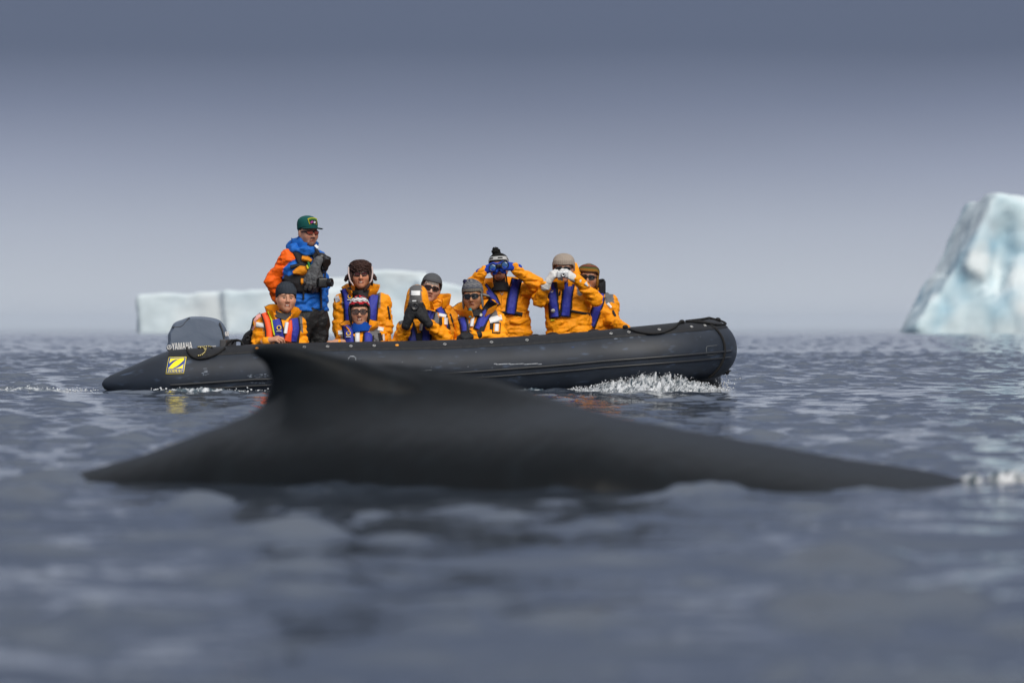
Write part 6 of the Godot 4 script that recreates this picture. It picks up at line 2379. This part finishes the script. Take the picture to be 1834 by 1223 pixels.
# I: white gloves and a small silver camera
func woman_with_silver_camera() -> void:
	var P := person("person in beige beanie photographing with a silver camera in white gloves", Vector3(0.474, -0.1, -0.24), {
		"head": Vector3(-0.04, 1.107, 0.03), "yaw": -4.0, "pitch": 4.0, "roll": 0.0, "face": "woman", "skin": Color(0.47, 0.24, 0.16), "hair": Color(0.02, 0.015, 0.012),
		"neck": Vector3(-0.028, 0.978, 0.0), "chest": Vector3(-0.009, 0.809, 0.0), "hip": Vector3(0.009, 0.481, 0.0), "hem": Vector3(0.005, 0.589, 0.0),
		"sa": Vector3(-0.136, 0.893, 0.0), "sb": Vector3(0.113, 0.912, -0.02), "ea": Vector3(-0.244, 0.847, 0.14), "wa": Vector3(-0.192, 0.964, 0.26), "eb": Vector3(0.225, 0.856, 0.14), "wb": Vector3(0.052, 1.02, 0.26),
		"ha": {"at": Vector3(-0.178, 0.987, 0.27), "dir": Vector3(0.55, 0.85, 0.12), "back": Vector3(-0.75, 0.25, 0.6), "side": -1.0, "curl": 0.75, "glove": M.white_glove, "grow": 0.005},
		"hb": {"at": Vector3(0.042, 1.025, 0.27), "dir": Vector3(-0.85, 0.5, 0.12), "back": Vector3(0.5, 0.4, 0.75), "side": 1.0, "curl": 0.75, "glove": M.white_glove, "grow": 0.005}, "coat": Color(YELLOW.r * 0.98, YELLOW.g * 0.98, YELLOW.b), "yoke": GREY})
	collar(P, M.parka_plain, {"height": 0.10, "r0": 0.085, "r1": 0.098, "gap": 10.0, "lift": 0.0, "dip": 0.6})
	var gcuff := MB.new()
	gcuff.tube(PackedVector3Array([Vector3(-0.178, 0.987, 0.27), Vector3(-0.197, 0.954, 0.255)]), [0.036, 0.045], 14)
	part("glove_cuff", gcuff, M.white_glove, P.node)
	var hat := MB.new()
	dome(hat, {"rim_front": 0.04, "rim_back": -0.045, "top": 0.142, "rx": 0.098, "rz": 0.11, "square": 2.6, "cuff": 0.05, "ribs": 34, "rib": 0.002, "segs": 136, "rings": 26})
	on_head(P, "beanie", hat, M.beige_knit)
	glasses(P, M.black_lens, M.black_plastic, {"half_height": 0.018, "half_width": 0.032, "rim": 0.0045, "y": 0.004})
	var hd := MB.new()
	hd.ball(Vector3(0.056, 1.067, -0.04), Vector3(0.045, 0.09, 0.06), 18, 12, Basis.from_euler(Vector3(0, 0, 0.1)), fnl(0.02, 361, 2), 0.3)
	part("hood", hd, M.parka_plain, P.node)
	vest_panel(P, PackedVector2Array([Vector2(-0.136, 0.992), Vector2(-0.131, 0.926), Vector2(-0.127, 0.809), Vector2(-0.117, 0.692)]), 0.068)
	vest_panel(P, PackedVector2Array([Vector2(0.009, 0.987), Vector2(-0.005, 0.917), Vector2(-0.019, 0.809), Vector2(-0.028, 0.701)]), 0.072)
	ring_mark(P, Vector2(-0.131, 0.94), 0.017)
	band(P, "round_badge", loop2(Vector2(-0.131, 0.753), 0.009), 0.018, 0.004, M.pale_print, {"torso": true, "lift": 0.036, "across": 3, "step": 0.006, "smooth": 0})
	band(P, "waist_belt", PackedVector2Array([Vector2(0.019, 0.753), Vector2(0.094, 0.739), Vector2(0.183, 0.725)]), 0.022, 0.012, M.black_cloth, {"torso": true, "lift": 0.006, "across": 3})
	band(P, "waist_belt", PackedVector2Array([Vector2(-0.094, 0.748), Vector2(-0.047, 0.743)]), 0.03, 0.012, M.black_cloth, {"torso": true, "lift": 0.006, "across": 3})
	band(P, "zip", PackedVector2Array([Vector2(0.026, 0.875), Vector2(0.026, 0.772)]), 0.011, 0.006, M.black_cloth, {"torso": true, "lift": 0.004, "across": 3})
	band(P, "zip", PackedVector2Array([Vector2(-0.07, 0.922), Vector2(-0.077, 0.884)]), 0.014, 0.008, M.black_cloth, {"torso": true, "lift": 0.006, "across": 3})
	band(P, "belt_tag", PackedVector2Array([Vector2(-0.15, 0.673), Vector2(-0.117, 0.682)]), 0.018, 0.01, mat(lin(0.75, 0.6, 0.01), 0.7), {"torso": true, "lift": 0.006, "across": 3})
	patch(P, Vector2(0.136, 0.987), Vector2(0.178, 0.954), 0.03, M.reflect)
	var cm := thing("camera", "small silver compact camera held in white gloves in front of the face", "camera", P.node.position)
	var cx: Vector3 = Vector3(-0.052, 1.055, 0.31)
	var cb := MB.new()
	cb.box(cx, Vector3(0.095, 0.055, 0.024), 0.008, Basis.from_euler(Vector3(0, 0, 0.03)))
	part("camera_body", cb, M.silver, cm)
	cb = MB.new()
	cb.lathe(cx + Vector3(0.006, 0.0, 0.01), PackedVector2Array([Vector2(0.022, 0.0), Vector2(0.022, 0.012), Vector2(0.018, 0.014), Vector2(0.017, 0.026), Vector2(0.013, 0.027), Vector2(0.009, 0.022), Vector2(0.001, 0.021)]), 22, Basis(Vector3.RIGHT, PI / 2))
	var lb := part("lens_barrel", cb, M.silver, cm)
	cb = MB.new()
	cb.ball(cx + Vector3(0.006, 0, 0.034), Vector3(0.0085, 0.0085, 0.003), 14, 8)
	part("lens_glass", cb, M.black_lens, lb)

# J: furthest forward, hand on the tube
func person_in_striped_hat() -> void:
	var P := person("person in brown and green striped hat reaching a hand forward along the tube", Vector3(0.712, -0.1, -0.42), {
		"head": Vector3(-0.068, 1.037, 0.04), "yaw": -4.0, "pitch": 2.0, "roll": -4.0, "skin": Color(0.36, 0.17, 0.10), "hair": Color(0.012, 0.01, 0.01), "gaiter": Color(0.02, 0.02, 0.022),
		"neck": Vector3(-0.024, 0.909, 0.0), "chest": Vector3(0.009, 0.773, 0.0), "hip": Vector3(0.0, 0.466, 0.0),
		"sa": Vector3(-0.113, 0.82, 0.0), "sb": Vector3(0.085, 0.829, -0.02), "ea": Vector3(-0.132, 0.622, 0.06), "wa": Vector3(-0.085, 0.457, 0.16), "eb": Vector3(0.127, 0.669, 0.1), "wb": Vector3(0.231, 0.603, 0.42), "coat": Color(YELLOW.r * 0.9, YELLOW.g * 0.9, YELLOW.b), "yoke": GREY, "bulk": 0.97})
	collar(P, M.black_cloth, {"height": 0.12, "r0": 0.088, "r1": 0.105, "gap": 25.0, "lift": 0.015, "dip": 0.4})
	var br := Color(0.24, 0.11, 0.02)
	var gr := Color(0.075, 0.085, 0.03)
	var dk := Color(0.06, 0.035, 0.02)
	var rd := Color(0.20, 0.06, 0.05)
	var hat := MB.new()
	dome(hat, {"rim_front": 0.05, "rim_back": -0.07, "top": 0.125, "rx": 0.100, "rz": 0.114, "square": 2.2, "ribs": 26, "rib": 0.002, "segs": 104, "rings": 26, "look": knit([[0.18, dk], [0.42, br], [0.62, gr], [0.74, dk], [0.86, rd], [1.01, gr]], 4)})
	var h := on_head(P, "striped_hat", hat, M.knit)
	var fl := MB.new()
	fl.col = br
	fl.ball(Vector3(0.086, -0.03, -0.005), Vector3(0.014, 0.075, 0.05), 18, 14, Basis.IDENTITY, fnl(0.04, 371, 2), 0.15)
	part("ear_flap", fl, M.knit, h)
	glasses(P, M.black_lens, M.black_plastic, {"half_height": 0.020, "half_width": 0.03, "rim": 0.004})
	vest_panel(P, PackedVector2Array([Vector2(0.038, 0.919), Vector2(0.024, 0.834), Vector2(-0.014, 0.725), Vector2(-0.052, 0.622)]), 0.066)
	band(P, "zip", PackedVector2Array([Vector2(0.014, 0.773), Vector2(-0.014, 0.655)]), 0.012, 0.006, M.black_cloth, {"torso": true, "lift": 0.004, "across": 3})
	band(P, "waist_belt", PackedVector2Array([Vector2(-0.047, 0.636), Vector2(-0.005, 0.631)]), 0.03, 0.012, M.black_cloth, {"torso": true, "lift": 0.006, "across": 3})
	patch(P, Vector2(0.094, 0.82), Vector2(0.123, 0.782), 0.022, M.reflect)
	patch(P, Vector2(0.137, 0.759), Vector2(0.16, 0.711), 0.018, M.black_cloth, "sleeve_strap")

# ---------------------------------------------------------------- scene
var SKY_COLORS := []

func hex(r: float, g: float, b: float, k := 1.0) -> Color:
	var c := Color(r / 255.0, g / 255.0, b / 255.0).srgb_to_linear()
	return Color(c.r * k, c.g * k, c.b * k)

func _ready() -> void:
	# camera, sky, light, exposure
	var cam := Camera3D.new()
	cam.name = "view_camera"
	add_child(cam)
	cam.position = Vector3(0, 0.484, 30.0)
	cam.rotation_degrees = Vector3(-0.1643, 0, 0)
	var at := CameraAttributesPhysical.new()
	at.frustum_focal_length = 126.57
	at.frustum_focus_distance = 29.6
	at.frustum_near = 0.1
	at.frustum_far = 12000.0
	at.exposure_aperture = 3.2
	cam.attributes = at
	cam.fov = 10.8327
	cam.near = 0.1
	cam.far = 12000.0
	cam.current = true
	const EXPOSURE := 2.1
	var k := 1.0 / EXPOSURE
	SKY_COLORS = [hex(60, 66, 76, k), hex(194, 199, 208, k), hex(189, 195, 205, k), hex(172, 179, 193, k), hex(148, 156, 175, k), hex(121, 130, 152, k), hex(94, 104, 126, k), hex(90, 100, 122, k), hex(104, 113, 133, k), hex(127, 135, 151, k), hex(150, 158, 172, k), hex(178, 184, 196, k), hex(202, 206, 215, k), hex(212, 215, 222, k)]
	var env := Environment.new()
	env.background_mode = Environment.BG_SKY
	env.sky = build_sky()
	env.tonemap_mode = Environment.TONE_MAPPER_LINEAR
	env.tonemap_exposure = EXPOSURE
	env.sdfgi_enabled = true
	env.ssao_enabled = true
	env.ssil_enabled = true
	env.fog_enabled = true
	env.fog_density = 0.00006
	env.fog_light_color = Color(0.82, 0.90, 1.0)
	var we := WorldEnvironment.new()
	we.name = "world_environment"
	we.environment = env
	add_child(we)
	var sun := DirectionalLight3D.new()
	sun.name = "sun"
	add_child(sun)
	sun.light_energy = 0.5
	sun.light_color = Color(1.0, 0.97, 0.92)
	sun.light_angular_distance = 45.0
	sun.shadow_enabled = true
	sun.rotation_degrees = Vector3(-40, 24, 0)

	# materials
	var cloth := noise_tex(0.02, 401, 256, 4)
	var weave := noise_tex(0.12, 403, 256, 2)
	M.skin = painted(mat(Color.WHITE, 0.5, 0.45))
	var folds := noise_tex(0.014, 407, 256, 2, true)
	M.parka = relief(painted(mat(Color.WHITE, 0.62, 0.35)), folds, 0.6, 2.4)
	M.parka_plain = relief(mat(YELLOW.linear_to_srgb(), 0.62, 0.35), folds, 0.5, 2.4)
	M.trousers = relief(mat(lin(0.012, 0.013, 0.015), 0.6, 0.4), cloth, 1.5, 2.6)
	M.rubber = mat(lin(0.012, 0.012, 0.013), 0.5)
	M.black_cloth = relief(mat(lin(0.013, 0.013, 0.016), 0.75, 0.4), weave, 0.3, 4.0)
	M.grey_cloth = relief(mat(lin(0.06, 0.06, 0.065), 0.9, 0.3), weave, 0.3, 4.0)
	M.blue_cloth = relief(mat(lin(0.010, 0.115, 0.46), 0.6, 0.35), folds, 0.5, 2.4)
	M.amber_cloth = relief(mat(lin(0.62, 0.22, 0.012), 0.7, 0.3), cloth, 1.0, 3.0)
	M.blue_fleece = relief(mat(lin(0.008, 0.06, 0.32), 0.95, 0.2), weave, 0.5, 4.0)
	M.vest = relief(mat(lin(0.024, 0.034, 0.30), 0.6, 0.4), cloth, 0.7, 3.0)
	M.vest_dark = relief(mat(lin(0.014, 0.02, 0.16), 0.6, 0.4), cloth, 0.7, 3.0)
	M.hivis = mat(lin(0.86, 0.085, 0.01), 0.6)
	M.pink_reflect = mat(lin(0.75, 0.35, 0.32), 0.5)
	M.lime = mat(lin(0.60, 0.75, 0.02), 0.6)
	M.reflect = mat(lin(0.66, 0.68, 0.70), 0.45)
	M.white_print = mat(lin(0.72, 0.72, 0.72), 0.5)
	M.pale_print = mat(lin(0.45, 0.45, 0.42), 0.5)
	M.yellow_print = mat(lin(0.80, 0.50, 0.02), 0.5)
	M.navy_knit = relief(mat(lin(0.016, 0.02, 0.03), 0.95, 0.2), weave, 0.5, 5.0)
	M.grey_knit = relief(mat(lin(0.085, 0.09, 0.10), 0.95, 0.2), weave, 0.5, 5.0)
	M.beige_knit = relief(mat(lin(0.33, 0.28, 0.24), 0.95, 0.2), weave, 0.6, 5.0)
	M.knit = relief(painted(mat(Color.WHITE, 0.95, 0.2)), weave, 0.4, 5.0)
	M.fur = relief(mat(lin(0.058, 0.034, 0.031), 0.95, 0.2), weave, 0.8, 5.0)
	M.pale_lining = mat(lin(0.55, 0.45, 0.44), 0.9, 0.2)
	M.grey_hair = mat(lin(0.38, 0.36, 0.34), 0.6)
	M.black_glove = relief(mat(lin(0.012, 0.013, 0.016), 0.7, 0.4), cloth, 0.8, 4.0)
	M.blue_glove = relief(mat(lin(0.012, 0.045, 0.34), 0.8, 0.3), weave, 0.5, 4.0)
	M.white_glove = relief(mat(lin(0.58, 0.58, 0.58), 0.8, 0.3), cloth, 0.8, 4.0)
	M.grey_leather = relief(mat(lin(0.095, 0.10, 0.11), 0.7, 0.4), cloth, 1.2, 4.0)
	M.black_plastic = mat(lin(0.010, 0.010, 0.011), 0.35, 0.5)
	M.dark_metal = mat(lin(0.03, 0.03, 0.033), 0.35, 0.5)
	M.silver = mat(lin(0.62, 0.64, 0.66), 0.32, 0.5, 0.4)
	M.steel = mat(lin(0.4, 0.4, 0.4), 0.4, 0.5, 0.6)
	M.black_lens = mat(lin(0.008, 0.009, 0.011), 0.08, 0.6)
	M.brown_lens = mat(lin(0.06, 0.012, 0.008), 0.1, 0.6)
	M.dark_brown_lens = mat(lin(0.025, 0.010, 0.006), 0.1, 0.6)
	M.clear_brown_lens = mat(Color(0.10, 0.06, 0.045, 0.35), 0.05, 0.5)
	M.clear_brown_lens.transparency = BaseMaterial3D.TRANSPARENCY_ALPHA
	M.red_lens = mat(lin(0.42, 0.05, 0.01), 0.12, 0.7, 0.3)
	M.blue_lens = mat(lin(0.03, 0.10, 0.26), 0.08, 0.8)
	M.orange_plastic = mat(lin(0.75, 0.30, 0.02), 0.5)
	M.strip = relief(mat(lin(0.009, 0.010, 0.013), 0.6, 0.4), cloth, 0.4, 3.0)
	M.strake = mat(lin(0.012, 0.014, 0.018), 0.42, 0.5)
	M.worn_edge = mat(lin(0.10, 0.11, 0.12), 0.7)
	M.hull = relief(mat(lin(0.008, 0.010, 0.013), 0.4, 0.5), cloth, 0.5, 2.0)
	M.deck = mat(lin(0.05, 0.05, 0.055), 0.6)
	M.rope = relief(mat(lin(0.010, 0.010, 0.011), 0.75, 0.4), weave, 0.4, 8.0)
	M.cord = painted(mat(Color.WHITE, 0.8, 0.3))
	M.cowl = relief(mat(lin(0.09, 0.117, 0.168), 0.42, 0.4), cloth, 0.12, 2.0)
	M.cowl.clearcoat_enabled = true
	M.cowl.clearcoat = 0.15
	M.cowl.clearcoat_roughness = 0.25
	M.cowl_dark = mat(lin(0.04, 0.05, 0.07), 0.45)
	M.seam = mat(lin(0.015, 0.018, 0.024), 0.5)

	build_sea()
	build_ice()
	build_whale()
	build_boat()
	guide()
	man_in_orange_vest()
	woman_in_fur_hat()
	person_in_knit_hat()
	hooded_photographer()
	woman_in_grey_beanie()
	man_with_ear_flaps()
	man_with_binoculars()
	woman_with_silver_camera()
	person_in_striped_hat()
	build_foam()
